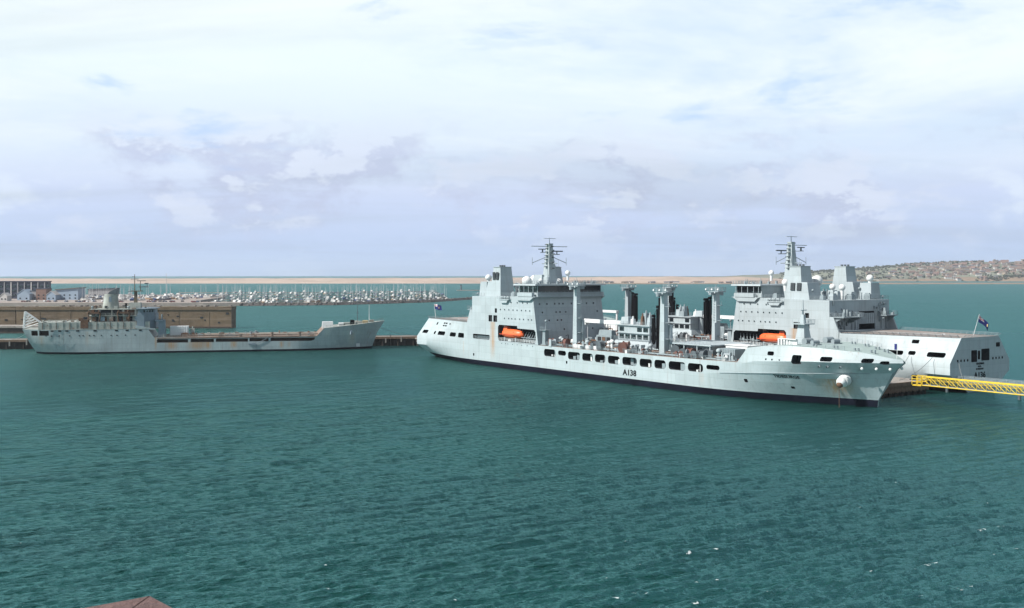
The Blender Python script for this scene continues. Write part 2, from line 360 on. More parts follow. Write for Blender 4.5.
    L(rg(gust, .35, .65, .7, 1.0), bn.inputs['Strength']); [L(bn.outputs[0], q_.inputs['Normal']) for q_ in (df, gl, fr)]
    me.materials.append(m)
build_sea()

# ------------------------------------------------------------------ replenishment tanker (x forward from the stern, y to port, z up from the waterline)
HB = 14.3
def loft(xs, stems, x_break, zt, bt, lx, cls):
    """hull from half-breadth tables: level k has height zt[k](s) and half breadth bt[k](s)"""
    mb = MB(); nl = len(zt); rings = []
    for s in xs:
        ring = []
        for k in range(nl):
            x = s if s <= x_break else x_break + (s - x_break) * (stems[k] - x_break) / (lx - x_break)
            ring.append((x, bt[k](s), zt[k](s)))
        rings.append([(x, b, z) for x, b, z in reversed(ring)] + [(x, -b, z) for x, b, z in ring])
    n = 2 * nl; V = [p for r_ in rings for p in r_]; mb.v = V
    for i in range(len(xs) - 1):
        for j in range(n):
            a, b = i * n + j, i * n + (j + 1) % n
            lev = min(j, 2 * nl - 2 - j) if j < n - 1 else -1
            mb.f.append([a, b, b + n, a + n]); mb.m.append(cls(lev, (xs[i] + xs[i + 1]) / 2, nl)); mb.sm.append(False)
    mb.f.append(list(range(n - 1, -1, -1))); mb.m.append(0); mb.sm.append(False)
    mb.f.append([(len(xs) - 1) * n + j for j in range(n)]); mb.m.append(0); mb.sm.append(False)
    return mb
def tab(*kv, w=0.0):
    xs, ys = zip(*kv)
    if not w: return lambda s: float(np.interp(s, xs, ys))
    gx = np.arange(xs[0], xs[-1] + .25, .25); gy = np.interp(gx, xs, ys); k = int(w / .25) | 1; h = k // 2
    for _ in range(2):   # fair the curve, keeping both ends where they are
        pad = np.concatenate([2 * gy[0] - gy[h:0:-1], gy, 2 * gy[-1] - gy[-2:-h - 2:-1]]); gy = np.convolve(pad, np.ones(k) / k, 'valid')
    return lambda s: float(np.interp(s, gx, gy))
def tanker_hull(root):
    xs = sorted(set([0, 35.2, 35.5, 40, 45, 60, 78, 95, 115, 130, 135, 140, 162.6, 165.6, 200.6, 201.3] + [2.0 * k for k in range(1, 17)] + list(np.arange(143, 162, 2.0)) + list(np.arange(168, 200.2, 1.5))))
    z = [tab((0, -.4), (20, -3), (201, -3)), lambda s: 0.0, lambda s: 1.7,
         tab((0, 5), (150, 5.4), (157, 6.1), (176, 7.3), (201, 8.4)),
         tab((0, 8), (35, 8), (36, 8), (150, 8), (162, 8.6), (168, 9.9), (182, 10.7), (201, 11.0)),
         tab((0, 14.7), (35.25, 14.7), (35.45, 8.9), (89, 8.75), (140, 8.95), (162.6, 9.25), (165.6, 13.1), (171, 13.9), (176, 14.2), (185, 14.0), (194, 13.2), (201.3, 11.6))]
    b = [tab((0, 3.2), (15, 6.5), (30, 10.5), (50, 13.4), (140, 13.4), (150, 12.8), (160, 11), (170, 8), (180, 4.6), (190, 1.9), (201.3, .12), w=7),
         tab((0, 6), (15, 9.6), (28, 12.8), (42, 14.2), (135, HB), (145, 14.1), (155, 13.0), (165, 11.2), (175, 8.6), (185, 5.4), (194, 2.4), (201.3, .12), w=7),
         tab((0, 9), (15, 12.2), (28, 14), (40, HB), (140, HB), (150, 14.1), (160, 13.0), (170, 10.8), (180, 7.8), (190, 4.2), (197, 1.7), (201.3, .12), w=7),
         tab((0, HB), (155, HB), (165, 14.0), (175, 12.8), (184, 10.2), (191, 7.0), (197, 3.3), (201.3, .15), w=7),
         tab((0, HB), (160, HB), (170, 14.1), (180, 13.0), (188, 10.2), (194, 6.9), (198, 3.9), (200.5, 1.6), (201.3, .25), w=7),
         tab((0, 9), (35.2, 14.1), (35.5, HB), (162, HB), (166, 13.7), (175, 12.6), (183, 10.6), (189, 7.9), (194, 5.2), (198, 2.6), (200.5, .9), (201.3, .12))]
    def cls(lev, s, nl):
        if lev == -1: return 2 if s < 36 else (3 if s < 163 else 4)
        return 1 if lev >= 3 else 0
    h = loft(xs, [193.6, 194.0, 194.3, 198.2, 201.3, 201.0], 150, z, b, 201.3, cls).build('hull', [HULL, BOOT, DECKF, DECKR, DECKG], root)
    me = h.data   # boot topping: everything under z = 1.7, sides included
    cut = MB()
    def hole(side, x0, x1, z0, z1, r=.7, dep=5.0, yo=HB + 1.5):
        cut.prism(rrect(x0, x1, z0, z1, r), -yo if side < 0 else yo - dep - 1.5, -yo + dep + 1.5 if side < 0 else yo)
    ras = [(80.7, 86.6, 5.6, 7.9), (88.0, 92.0, 6.3, 7.8), (93.0, 98.9, 5.4, 7.75), (100.0, 105.0, 5.45, 7.75), (106.0, 110.8, 5.4, 7.8), (112.0, 117.2, 5.4, 7.75), (118.4, 124.6, 5.5, 7.8), (125.8, 130.9, 5.5, 7.8), (131.9, 136.4, 5.5, 7.9), (137.6, 144.0, 5.6, 7.9), (145.0, 150.6, 5.7, 7.9), (151.8, 156.5, 6.7, 7.9)]
    for sd in (-1, 1):
        for o in ras: hole(sd, *o, r=.85, dep=4.5)
    for o in [(2.0, 6.2, 9.3, 10.5), (11.0, 12.3, 9.2, 10.4), (14.0, 19.3, 9.1, 10.5), (23.0, 27.3, 9.0, 10.5), (29.0, 33.2, 8.9, 10.6)]: hole(-1, *o, r=.5, dep=7)
    for o in [(9.8, 10.9, 12.6, 13.6), (15.6, 17.0, 13.2, 13.7), (17.4, 18.8, 13.2, 13.7), (15.6, 17.0, 12.3, 12.8), (17.4, 18.8, 12.3, 12.8), (20.5, 21.6, 13.1, 13.6)]: hole(-1, *o, r=.15, dep=6)
    for o in [(2.3, 7.6, 9.4, 10.7), (11.0, 13.2, 9.6, 10.7), (14.7, 19.9, 9.4, 10.6), (23.5, 29.0, 9.2, 10.5)]: hole(1, *o, r=.5, dep=7)
    hole(1, 11.0, 13.1, 12.7, 13.7, r=.25, dep=6)
    for sd in (-1, 1):   # forecastle openings
        for x0, x1, z0, z1, yy in [(171.8, 173.7, 11.6, 12.6, 13.8), (178.8, 181.2, 9.9, 12.1, 13.1), (185.6, 188.2, 10.9, 12.0, 11.2), (194.0, 196.2, 10.9, 11.9, 6.6), (197.4, 199.0, 10.6, 11.4, 4.2)]:
            hole(sd, x0, x1, z0, z1, r=.35, dep=2.4, yo=yy + 1.2)
        for x0, x1, z0, z1, yy in [(163.9, 164.9, 4.2, 5.1, 13.2), (192.6, 194.0, 3.9, 4.8, 4.2), (175.8, 176.7, 3.4, 4.0, 9.6)]: hole(sd, x0, x1, z0, z1, r=.15, dep=.7, yo=yy + .9)
        hole(sd, 39.2, 40.0, 3.0, 3.9, r=.2, dep=.4, yo=HB + .8); hole(sd, 92.0, 92.7, 3.9, 4.8, r=.2, dep=.3, yo=HB + .8)
    # transom openings
    for y0, y1, z0, z1 in [(-4.4, -.4, 8.2, 11.4), (.1, 1.3, 8.6, 11.0), (1.6, 4.4, 8.0, 11.2), (-9.6, -7.6, 11.7, 12.9)]:
        cut.prism(rrect(y0, y1, z0, z1, .25), -1, 4, axis='x')
    for k in range(4):
        for sg in (-1, 1): cut.prism(rrect(sg * (6.1 + k * 1.55) - .33, sg * (6.1 + k * 1.55) + .33, 8.3, 8.95, .1), -1, 1.5, axis='x')
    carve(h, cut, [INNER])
    return h
def side_x(z): return 77.5 - (z - 8.9) * .183
def tanker(root):
    K = {}
    hull = tanker_hull(root)
    # gear seen inside the side openings
    for k, (x, y, z) in enumerate([(83, 12.4, 5.6), (95.4, 13.2, 5.4), (97.2, 12.9, 5.4), (103, 12.8, 5.4), (108, 13.0, 5.4), (114.6, 12.6, 5.4), (116.2, 13.2, 5.4), (121, 12.4, 5.5), (123.4, 13.4, 5.5), (128.6, 12.8, 5.5), (135, 13.3, 5.5), (142.6, 13.3, 5.6), (148.2, 13.6, 5.7)]):
        for sd in (-1, 1):
            m = MB(); w = .35 + .3 * ((k * 7) % 3); h_ = .55 + .45 * ((k * 5) % 4)
            m.box(x - w, x + w, sd * (y - .4), sd * (y + .4), z, z + h_, 0, .08); m.tube((x + w + .4, sd * y, z), (x + w + .4, sd * y, z + 1.9), .14, .14, 6, 0)
            m.build('mooring_fitting', [GREY if k % 3 else WHITE], hull)
    # belting line along the forecastle knuckle
    for sd in (-1, 1):
        m = MB(); pts = [(x if x <= 150 else 150 + (x - 150) * (198.2 - 150) / 51.3, sd * (float(np.interp(x, (155, 165, 175, 184, 191, 197), (HB, 14.0, 12.8, 10.2, 7.0, 3.3))) + .03), float(np.interp(x, (150, 157, 176, 201), (5.4, 6.1, 7.3, 8.4)))) for x in (157, 162, 166, 171, 176, 180, 184, 188, 191, 194, 197)]
        m.path(pts, .09, 5); m.build('belting', [GREY], hull)
    # ---- superstructure block with the lifeboat bays and side galleries cut in
    prof = [(38.6, 8.88), (38.6, 23.9), (46.1, 24.0), (64.0, 24.2), (74.7, 24.2), (77.5, 8.88)]
    blk = MB().prism(prof, -HB, HB).build('superstructure', [PAINT], root)
    cut = MB()
    for sd in (-1, 1):
        y0, y1 = (-HB - 1, -HB + 4.2) if sd < 0 else (HB - 4.2, HB + 1)
        bay = [(55.3, 9.15), (75.6, 9.15), (76.3, 10.0), (76.1, 12.9), (75.3, 13.6), (66.0, 13.7), (65.9, 14.5), (55.4, 14.5), (54.7, 13.8), (54.7, 9.9)]
        cut.prism(bay, y0, y1); cut.prism(rrect(39.2, 49.6, 9.1, 10.75, .4), y0 + (1.5 if sd > 0 else 0), y1 - (1.5 if sd < 0 else 0))
        for q in ([(49.0, 51.2, 15.4, 17.6), (51.9, 54.2, 15.4, 17.6), (52.8, 54.1, 18.5, 20.0)] if sd < 0 else [(49.4, 51.8, 15.1, 17.2), (46.0, 47.5, 18.5, 20.0), (45.8, 47.3, 15.3, 16.8)]):
            cut.prism(rrect(*q, .1), (-HB - 1 if sd < 0 else HB - .6), (-HB + .6 if sd < 0 else HB + 1))
    cut.prism(rrect(-7.2, .6, 14.98, 16.7, .05), 37.5, 44, axis='x'); cut.prism(rrect(-7.0, .4, 19.9, 20.5, .05), 37.5, 39.2, axis='x')
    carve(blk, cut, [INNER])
    # side wings that carry the profile aft of the hangar
    for sd in (-1, 1):
        m = MB(); wing = [(35.5, 8.9), (35.3, 14.72), (37.2, 19.0), (41.1, 19.2), (42.7, 23.6), (46.1, 24.05), (46.4, 25.0), (55.4, 25.0), (56, 23.9), (38.65, 23.0), (38.65, 8.9)]
        wing = [(35.5, 8.9), (35.3, 14.72), (37.2, 19.0), (38.58, 19.05), (38.58, 8.9)]
        m.prism(wing, sd * (HB - .5) if sd > 0 else -HB, HB if sd > 0 else -HB + .5); m.build('side_wing', [PAINT], blk)
    # gallery back rail and machinery
    for sd in (-1, 1):
        m = MB(); m.box(39.6, 49.2, sd * (HB - 1.6) - .1, sd * (HB - 1.6) + .1, 9.12, 10.3); m.rail([(39.4, sd * (HB - .2), 9.12), (49.4, sd * (HB - .2), 9.12)], .95, 1.0, .05); m.build('gallery_rail', [GREY], blk)
    # portholes: small dark discs in a rim
    pm = MB(); pm.tube((0, -.05, 0), (0, .05, 0), .30, .30, 10, 0); pm.tube((0, -.08, 0), (0, -.05, 0), .22, .22, 10, 1)
    PH = pm.mesh('porthole', [GREY, GLASS])
    for sd in (-1, 1):
        rot = (0, 0, 0) if sd < 0 else (0, 0, math.pi)
        for zr, xsr in ((22.2, (57, 59.3, 62.5, 66.0, 69.0, 71.6)), (19.7, (56.2, 58.7, 61.2, 63.6, 65.9, 68.4, 70.8, 73.0)), (16.8, (58.6, 61.1, 62.9, 64.8, 67.4, 69.6, 72.2, 74.0)), (8.3, (57.0, 59.2, 60.6, 63.3, 66.0, 68.6, 71.6, 74.6))):
            for x in xsr: inst(PH, 'porthole', blk, (x, sd * (HB + .03), zr), rot, (1, 1, 1) if zr > 9 else (.6, 1, .6))
        for x, z in ((185.4, 9.6), (187.2, 9.6), (190.0, 9.6), (171.6, 10.6), (173.4, 10.6), (175.5, 10.6)):
            yy = float(np.interp(x, (165, 175, 184, 191, 197), (14.05, 13.2, 11.2, 8.2, 4.8)))
            inst(PH, 'scuttle', hull, (x, sd * (yy + .1), z), (0, 0, (-.33 if sd < 0 else math.pi + .33) if x > 180 else (0 if sd < 0 else math.pi)), (1, 3, 1))
    for zr, ys in ((21.9, (-12, -9, -5.8, -4, -2.4, 1.2, 3.0, 7.6, 10.6)), (19.2, (-11.2, -5.6, -4.0, -1.6, 4.4, 11.8)), (16.6, (-8.8, -5.4, -3.8, 2.0, 6.0)), (13.6, (-3, 4, 9))):
        for y in ys: inst(PH, 'porthole', blk, (side_x(zr) + .04, y, zr), (0, 0, math.pi / 2), (1.15, 1, 1.15))
    # lifeboat bay fittings
    for sd in (-1, 1):
        for x in (57.0, 64.6):
            MB().path([(x, sd * (HB - 3.4), 9.2), (x, sd * (HB - 3.2), 13.6), (x, sd * (HB - .9), 14.2)], .16, 6).build('davit_arm', [GREY], blk)
        m = MB()
        for k in range(6):
            x = 67.2 + k * 1.35; m.tube((x, sd * (HB - 1.2), 9.2), (x + 1.2, sd * (HB - 2.2), 12.6), .13, .13, 6); m.box(x - .4, x + .4, sd * (HB - 2.4) - .4, sd * (HB - 2.4) + .4, 9.17, 10.2 + .5 * (k % 3))
        m.box(66.4, 75.0, sd * (HB - 1.4) - .1, sd * (HB - 1.4) + .1, 10.6, 10.8); m.build('boat_winch_gear', [GREY], blk)
        m = MB().rail([(54.9, sd * (HB - .15), 9.17), (76.0, sd * (HB - .15), 9.17)], 1.0, 1.6, .05); m.box(60.2, 62.0, sd * (HB - .35) - .1, sd * (HB - .35) + .1, 9.2, 9.9); m.build('bay_rail', [WHITE], blk)
    # forward deck structure at the break of the block (small control platform in front of it)
    for sd in (-1, 1):
        m = MB(); m.box(77.6, 80.2, sd * 12.2 - 1.2, sd * 12.2 + 1.2, 8.9, 9.2); m.box(78.2, 79.8, sd * 12.4 - .8, sd * 12.4 + .8, 9.2, 13.6, 0, .1); m.box(77.4, 80.6, sd * 12.4 - 1.3, sd * 12.4 + 1.3, 13.6, 13.75)
        m.ball((79.2, sd * 12.4, 16.6), .45); m.tube((79.2, sd * 12.4, 13.7), (79.2, sd * 12.4, 16.3), .16, .12, 6); m.rail([(77.5, sd * 13.6, 13.75), (80.5, sd * 13.6, 13.75)], 1, 1.5, .04); m.build('gun_platform', [GREY], root)
    # ---- hangar roller door seams, balconies and vents on the after face
    m = MB()
    for k in range(9): m.box(38.42, 38.6, -7.0 + k * .92, -6.94 + k * .92, 16.8, 19.8)
    m.box(38.4, 38.6, -7.6, -7.3, 14.98, 20.8); m.box(38.4, 38.6, .7, 1.0, 14.98, 20.8); m.build('hangar_door', [PAINT], root)
    for y0, y1, x0, z in ((4.6, 14.2, 33.6, 18.9), (-14.2, -8.6, 35.4, 19.0)):
        m = MB(); m.box(x0, 38.58, y0, y1, z, z + .3); m.prism([(x0 + .4, z), (38.58, z), (38.58, z - 2.0)], y0 + .5, y0 + .8); m.prism([(x0 + .4, z), (38.58, z), (38.58, z - 2.0)], y1 - .8, y1 - .5)
        m.rail([(38.5, y0, z + .3), (x0, y0, z + .3), (x0, y1, z + .3), (38.5, y1, z + .3)], 1.1, 1.4, .05)
        for k in range(6):
            yy = y0 + .8 + (y1 - y0 - 1.6) * ((k * .37) % 1); xx = x0 + .6 + 3 * ((k * .61) % 1); hh = .7 + 1.5 * ((k * .47) % 1); m.box(xx, xx + .8, yy, yy + .7, z + .3, z + .3 + hh, 0, .08)
        m.build('balcony', [GREY], root)
    for k in range(26):
        yy = -13 + 26 * ((k * .618) % 1); zz = 15 + 8 * ((k * .377) % 1)
        if -8 < yy < 1.2 and zz < 21: continue
        h_ = .4 + 1.3 * ((k * .71) % 1); MB().box(38.58 - .25 - .5 * ((k * .29) % 1), 38.58, yy, yy + .3 + .8 * ((k * .53) % 1), zz, zz + h_).build('wall_locker', [GREY], root)
    for yy in (-12.6, -10.2, 2.4, 4.0, 7.5, 10.0, 12.7): MB().path([(38.4, yy, 15), (38.4, yy, 18.6 + (yy * 1.3) % 2), (38.4, yy + 1.5, 19.6 + (yy * 1.3) % 2)], .12, 6).build('vent_pipe', [GREY], root)
    # ---- hangar top and upper decks: vents, lockers, life rafts, rails
    up = [(41, 9.5, 1.8, 2.2, 1.6), (43, 5, 1.6, 1.6, 2.2), (42, 0, 2.4, 2.0, 1.3), (44.4, -4.0, 1.4, 2.6, 1.9), (41.2, -7.5, 2.4, 1.5, 1.5), (44, -11.5, 1.5, 1.5, 2.4), (58.6, 5, 2.0, 2.6, 2.0), (58, -6, 2.4, 2.0, 1.6), (61, 11.4, 1.8, 1.6, 1.4), (60.5, -11.5, 2.2, 1.8, 1.4), (47.5, 1.5, 3, 3, 2.4), (52.5, -2.0, 3.5, 3.5, 2.0), (42.5, 12.3, 1.4, 1.4, 1.2)]
    for x, y, a, b_, h_ in up:
        m = MB(); m.box(x - a / 2, x + a / 2, y - b_ / 2, y + b_ / 2, 23.95, 24.0 + h_, 0, .12); m.box(x - a / 3, x + a / 3, y - b_ / 3, y + b_ / 3, 24.0 + h_, 24.35 + h_); m.build('deck_locker', [PAINT if h_ > 1.5 else GREY], root)
    m = MB(); m.box(40.0, 44.6, -12.2, -7.4, 24.0, 29.0, 0, .35); m.rail([(40.4, -11.8, 29), (44.2, -11.8, 29), (44.2, -7.8, 29)], 1, 1.5, .04); m.build('after_deckhouse', [PAINT], root)
    m = MB()
    for pts in ([(38.7, -14.1, 23.95), (38.7, 14.1, 23.95)], [(38.7, -14.1, 23.95), (46, -14.1, 24.02)], [(38.7, 14.1, 23.95), (46, 14.1, 24.02)], [(56, -14.1, 24.2), (63.5, -14.1, 24.2)], [(56, 14.1, 24.2), (63.5, 14.1, 24.2)]): m.rail(pts, 1.1, 1.6, .045)
    m.build('upper_deck_rail', [GREY], root)
    m = MB()
    for k in range(18):
        x, y = 39.6 + 17 * ((k * .618) % 1), -12.5 + 25 * ((k * .414) % 1); h_ = .8 + 2.6 * ((k * .73) % 1)
        m.tube((x, y, 23.95), (x, y, 24 + h_), .07 + .12 * (k % 3), .07 + .10 * (k % 3), 6)
        if k % 3 == 0: m.ball((x, y, 24 + h_), .4)
    m.build('aerials_and_vents', [GREY], root)['kind'] = 'stuff'
    for sd in (-1, 1):   # small sponson platform between the tower and the bridge wing
        m = MB(); m.box(55.6, 62.2, sd * HB - (.0 if sd < 0 else .0) - .9, sd * HB + .9, 23.0, 23.25); m.prism([(56.4, 23.0), (61.4, 23.0), (60.6, 22.0), (57.2, 22.0)], sd * (HB + .06) if sd > 0 else -HB - .7, HB + .7 if sd > 0 else -HB - .06)
        m.rail([(55.6, sd * (HB + .85), 23.25), (62.2, sd * (HB + .85), 23.25)], 1, 1.1, .045)
        for k in range(3): m.tube((57 + k * 1.7, sd * (HB + .2), 23.8), (58.2 + k * 1.7, sd * (HB + .2), 23.8), .42, .42, 10)
        m.build('raft_platform', [PAINT], root)
    # ---- funnels
    lv = MB(); lv.box(-.75, .75, -.06, .06, 0, 2.7, 0)
    for k in range(7): lv.box(-.7, .7, -.16, -.06, .15 + k * .36, .3 + k * .36, 1)
    LV = lv.mesh('louvre', [INNER, DGREY])
    for sd in (-1, 1):
        m = MB(); yo, yi = 13.9, 8.0
        def Y(v): return sd * v
        tower = [(46.2, 24.02), (55.6, 24.02), (54.9, 29.3), (47.4, 29.2)]
        a, b_ = sorted((Y(yi), Y(yo)))
        V = [(x, Y(yo) if z < 25 else Y(yo - .5), z) for x, z in tower] + [(x, Y(yi) if z < 25 else Y(yi + .2), z) for x, z in tower]
        F = [(0, 1, 2, 3), (7, 6, 5, 4), (0, 4, 5, 1), (1, 5, 6, 2), (2, 6, 7, 3), (3, 7, 4, 0)]
        if sd > 0: F = [f[::-1] for f in F]
        m.add(V, F)
        fun = [(49.6, 29.25), (54.9, 29.3), (54.3, 33.95), (50.2, 33.95)]
        V = [(x, Y(13.4) if z < 30 else Y(13.0), z) for x, z in fun] + [(x, Y(8.2) if z < 30 else Y(8.5), z) for x, z in fun]
        m.add(V, F); m.box(50.0, 54.5, min(Y(8.4), Y(13.2)), max(Y(8.4), Y(13.2)), 33.95, 34.15)
        fn = m.build('funnel', [PAINT], root)
        p = MB()
        for q in range(3): p.tube((51 + q * 1.2, Y(10.8), 34.1), (51 + q * 1.2, Y(10.8), 34.7), .4, .4, 8)
        p.build('exhaust_pipe', [DGREY], fn)
        p = MB()
        for q in range(10): p.box(55.0 - q * .1, 55.25 - q * .1, Y(9.9) - .35, Y(9.9) + .35, 24.6 + q * .85, 24.68 + q * .85)
        p.build('ladder', [GREY], fn)
        if sd < 0:
            for x in (51.2, 53.2): inst(LV, 'louvre', fn, (x, -13.42, 29.6), (R(4), 0, 0))
        else:
            for x in (50.2, 52.6): inst(LV, 'louvre', fn, (x, 13.82, 26.7), (R(-5), 0, math.pi), (1.1, 1, .85))
    # ---- bridge
    m = MB(); m.box(65.0, 76.0, -13.4, 13.4, 24.25, 25.3); m.box(65.2, 75.8, -13.2, 13.2, 25.3, 25.9); m.box(65.2, 75.8, -13.2, 13.2, 25.9, 27.9); m.box(64.4, 76.8, -14.9, 14.9, 27.92, 28.4, 0, .15)
    m.box(65.2, 76.6, -14.7, 14.7, 24.2, 24.35); br = m.build('bridge', [PAINT], root)
    for sd in (-1, 1):
        m = MB(); m.box(67.0, 75.2, sd * 14.6 - .55, sd * 14.6 + .55, 24.35, 25.6); m.rail([(65.2, sd * 15.0, 24.35), (67, sd * 15.0, 24.35)], 1.1, .9, .05)
        for x in (65.5, 67.5, 70, 72.5, 75): m.tube((x, sd * 14.5, 25.5), (x, sd * 14.5, 27.7), .09, .09, 5)
        m.prism([(65.4, 24.2), (75.8, 24.2), (73.8, 23.0), (66.8, 23.0)], sd * HB if sd > 0 else -15.0, 15.0 if sd > 0 else -HB); m.build('bridge_wing', [PAINT], br)
    pn = MB().box(-.65, .65, -.05, .05, -1.0, 1.08); PN = pn.mesh('window_pane', [GLASS])
    for k in range(20): inst(PN, 'window_pane', br, (75.88, -12.5 + k * 1.316, 26.75), (0, 0, math.pi / 2), (.985, 1, 1))
    for sd in (-1, 1):
        for k in range(7): inst(PN, 'window_pane', br, (66.3 + k * 1.42, sd * 13.27, 26.75), (0, 0, 0), (1.05, 1, 1))
    m = MB(); m.rail([(76.2, -13.6, 25.3), (76.2, 13.6, 25.3)], .75, 1.6, .035, bars=2); m.box(75.9, 76.4, -13.8, 13.8, 25.2, 25.3); m.build('bridge_walkway', [PAINT], br)
    m = MB(); m.rail([(64.6, -14.6, 28.35), (77.0, -14.6, 28.35), (77.0, 14.6, 28.35), (64.6, 14.6, 28.35)], 1.15, 1.1, .05); m.build('monkey_island_rail', [GREY], br)
    m = MB()
    for k in range(12):
        y = -13 + k * 2.3; x = 75.5 - 3 * ((k * .618) % 1); m.tube((x, y, 28.3), (x, y, 29.2 + 1.4 * ((k * .37) % 1)), .08, .06, 5); m.box(x - .3, x + .3, y - .25, y + .25, 28.35, 28.9 + .6 * ((k * .7) % 1))
    m.tube((73, -7, 28.3), (73, -7, 36.5), .06, .03, 5); m.build('searchlights_and_aerials', [GREY], br)['kind'] = 'stuff'
    # ---- main mast
    m = MB(); m.box(56.6, 67.6, -4.4, 4.4, 24.2, 28.4, 0, .1); m.box(58.4, 64.0, -2.8, 2.8, 28.36, 31.4, 0, .5); m.box(62.6, 66.6, -2.0, 2.0, 28.36, 30.6, 0, .2)
    m.box(63.0, 66.4, -1.45, 1.45, 30.5, 41.6, 0, .72, .9); m.box(63.9, 65.6, -.9, .9, 41.55, 42.0); m.tube((64.7, 0, 42), (64.7, 0, 44.0), .14, .08, 6); m.box(64.4, 65.0, -2.4, 2.4, 43.6, 43.75)
    mm = m.build('main_mast', [PAINT], root)
    ya = MB(); ya.tube((64.7, -7.6, 41.0), (64.7, 7.6, 41.0), .12, .12, 6); ya.tube((64.7, -1.2, 37.5), (64.7, -7.2, 35.4), .12, .12, 6); ya.tube((64.7, 1.2, 37.5), (64.7, 7.2, 35.4), .12, .12, 6); ya.tube((60.5, 0, 35.2), (69, 0, 35.2), .14, .14, 6)
    ya.tube((64.7, -7.2, 34.6), (64.7, -7.2, 37.2), .08, .08, 5); ya.tube((64.7, 7.2, 34.6), (64.7, 7.2, 37.2), .08, .08, 5); ya.build('yard', [GREY], mm)
    ya = MB()
    for k in range(7): ya.tube((57.2 + k * .0, 5.2 + k * .75, 33.0), (57.2, 5.2 + k * .75, 36.8), .04, .04, 4)
    ya.tube((57.2, 4.0, 34.2), (57.2, 10.2, 34.2), .06, .06, 5); ya.tube((58.5, 3.2, 32.2), (57.2, 5.2, 34.2), .07, .07, 5); ya.build('dipole_array', [GREY], mm)
    ra = MB(); ra.box(66.6, 69.6, -.6, .6, 38.1, 38.35); ra.tube((68.8, 0, 38.3), (68.8, 0, 39.1), .2, .2, 6); ra.box(68.6, 69.0, -2.4, 2.4, 39.1, 39.5); ra.box(60.2, 63, -.6, .6, 38.9, 39.1); ra.tube((60.8, 0, 39.1), (60.8, 0, 40), .3, .25, 6); ra.box(60.7, 60.95, -1.8, 1.8, 40, 40.3); ra.build('radar', [DGREY], mm)
    eq = MB()
    for k in range(14):
        z_ = 33.4 + k * .62; sd = -1 if k % 2 else 1; yy = sd * (1.4 - (z_ - 31.5) * .07); eq.box(64.2, 65.2, min(yy, yy + sd * (.5 + .5 * ((k * .37) % 1))), max(yy, yy + sd * (.5 + .5 * ((k * .37) % 1))), z_, z_ + .3)
        xx = 66.3 - (z_ - 31.5) * .09
        if k % 3 == 0: eq.box(xx - .2, xx + .8, -.5, .5, z_, z_ + .4)
    eq.build('mast_equipment', [DGREY], mm)
    for x, y, z_, r_ in ((52.5, -5, 27.6, 1.0), (60.2, -6.2, 29.2, 1.75), (69.0, 4.5, 32.0, .9), (52.0, 3.0, 29.6, 1.7), (43.5, 2.0, 27.6, 1.0), (42.2, -9.8, 30.4, 1.1), (72.5, -9.5, 29.5, .7), (62.0, 6.0, 29.0, 1.1)):
        m = MB(); m.ball((x, y, z_), r_, 0, 14, 10); m.tube((x, y, 23.95 if z_ < 30 and x < 60 else z_ - r_ - 1.6), (x, y, z_ - r_ * .8), r_ * .45, r_ * .55, 8, 0); m.build('satellite_dome', [WHITE], root)
    # ---- kingposts
    def kingpost(x, y, top, hoses):
        m = MB(); o = 1 if y > 0 else -1
        m.box(x - 1.05, x + 1.05, y - .95, y + .95, 8.7, top - 1.2, 0, .25, .35)
        m.box(x + .2, x + 1.5, y - o * 1.5 - .6, y - o * 1.5 + .6, 8.7, 17.5, 0, .15)
        k_ = m.build('kingpost', [PAINT], root)
        h = MB(); h.box(x - 2.3, x + 2.3, y - 1.6, y + 1.6, top - 1.2, top - .9); h.box(x - .5, x + .5, y - 2.6, y + 2.6, top - 2.0, top - 1.3); h.rail([(x - 2.3, y - 1.6, top - .9), (x + 2.3, y - 1.6, top - .9), (x + 2.3, y + 1.6, top - .9), (x - 2.3, y + 1.6, top - .9), (x - 2.3, y - 1.6, top - .9)], 1.1, 1.1, .07)
        h.tube((x, y + o * 2.4, top - 2.2), (x, y + o * 2.4, top - 1.2), .5, .5, 8); h.tube((x, y, top - .9), (x, y, top + 1.0), .18, .12, 6); h.build('crosshead', [GREY], k_)
        for q in range(5):
            fl = MB(); qx = x - 2.4 + q * 1.2; fl.box(qx - .25, qx + .25, y - 1.9, y - 1.5, top - .6 - .9 * (q % 2), top - .15 - .9 * (q % 2), 0, .06); fl.tube((qx, y - 1.6, top - 1.0), (qx, y - 1.6, top + .5 * ((q * .37) % 1)), .05, .05, 5); fl.build('floodlight', [PAINT if q % 2 else WHITE], k_)
        ld = MB()
        for q in range(20): ld.box(x - .3, x + .3, y - o * 1.05 - .06, y - o * 1.05 + .06, 9.4 + q * .8, 9.5 + q * .8)
        for zz in (13.5, 18.0, 22.5): ld.box(x + .8, x + 2.2, y - .5, y + .5, zz, zz + .15); ld.tube((x + 2.1, y, zz), (x + 2.1, y, zz + 1.2), .06, .06, 5)
        ld.build('ladder', [GREY], k_)
        for hx, hy, zt_, zb in hoses:
            hs = MB(); r_ = .30
            hs.path([(hx - .32, hy, zt_ - .6), (hx - .36, hy, zb + .8), (hx - .1, hy, zb), (hx + .22, hy, zb), (hx + .44, hy, zb + .8), (hx + .36, hy, zt_ - .4)], r_, 6); hs.tube((hx, hy - .45, zt_), (hx, hy + .45, zt_), .42, .42, 8)
            hs.tube((hx, hy, zt_), (x, y, top - 1.4), .05, .05, 4); hs.build('hose', [BLACK], k_)
    kingpost(93.3, -11.0, 29.0, [])
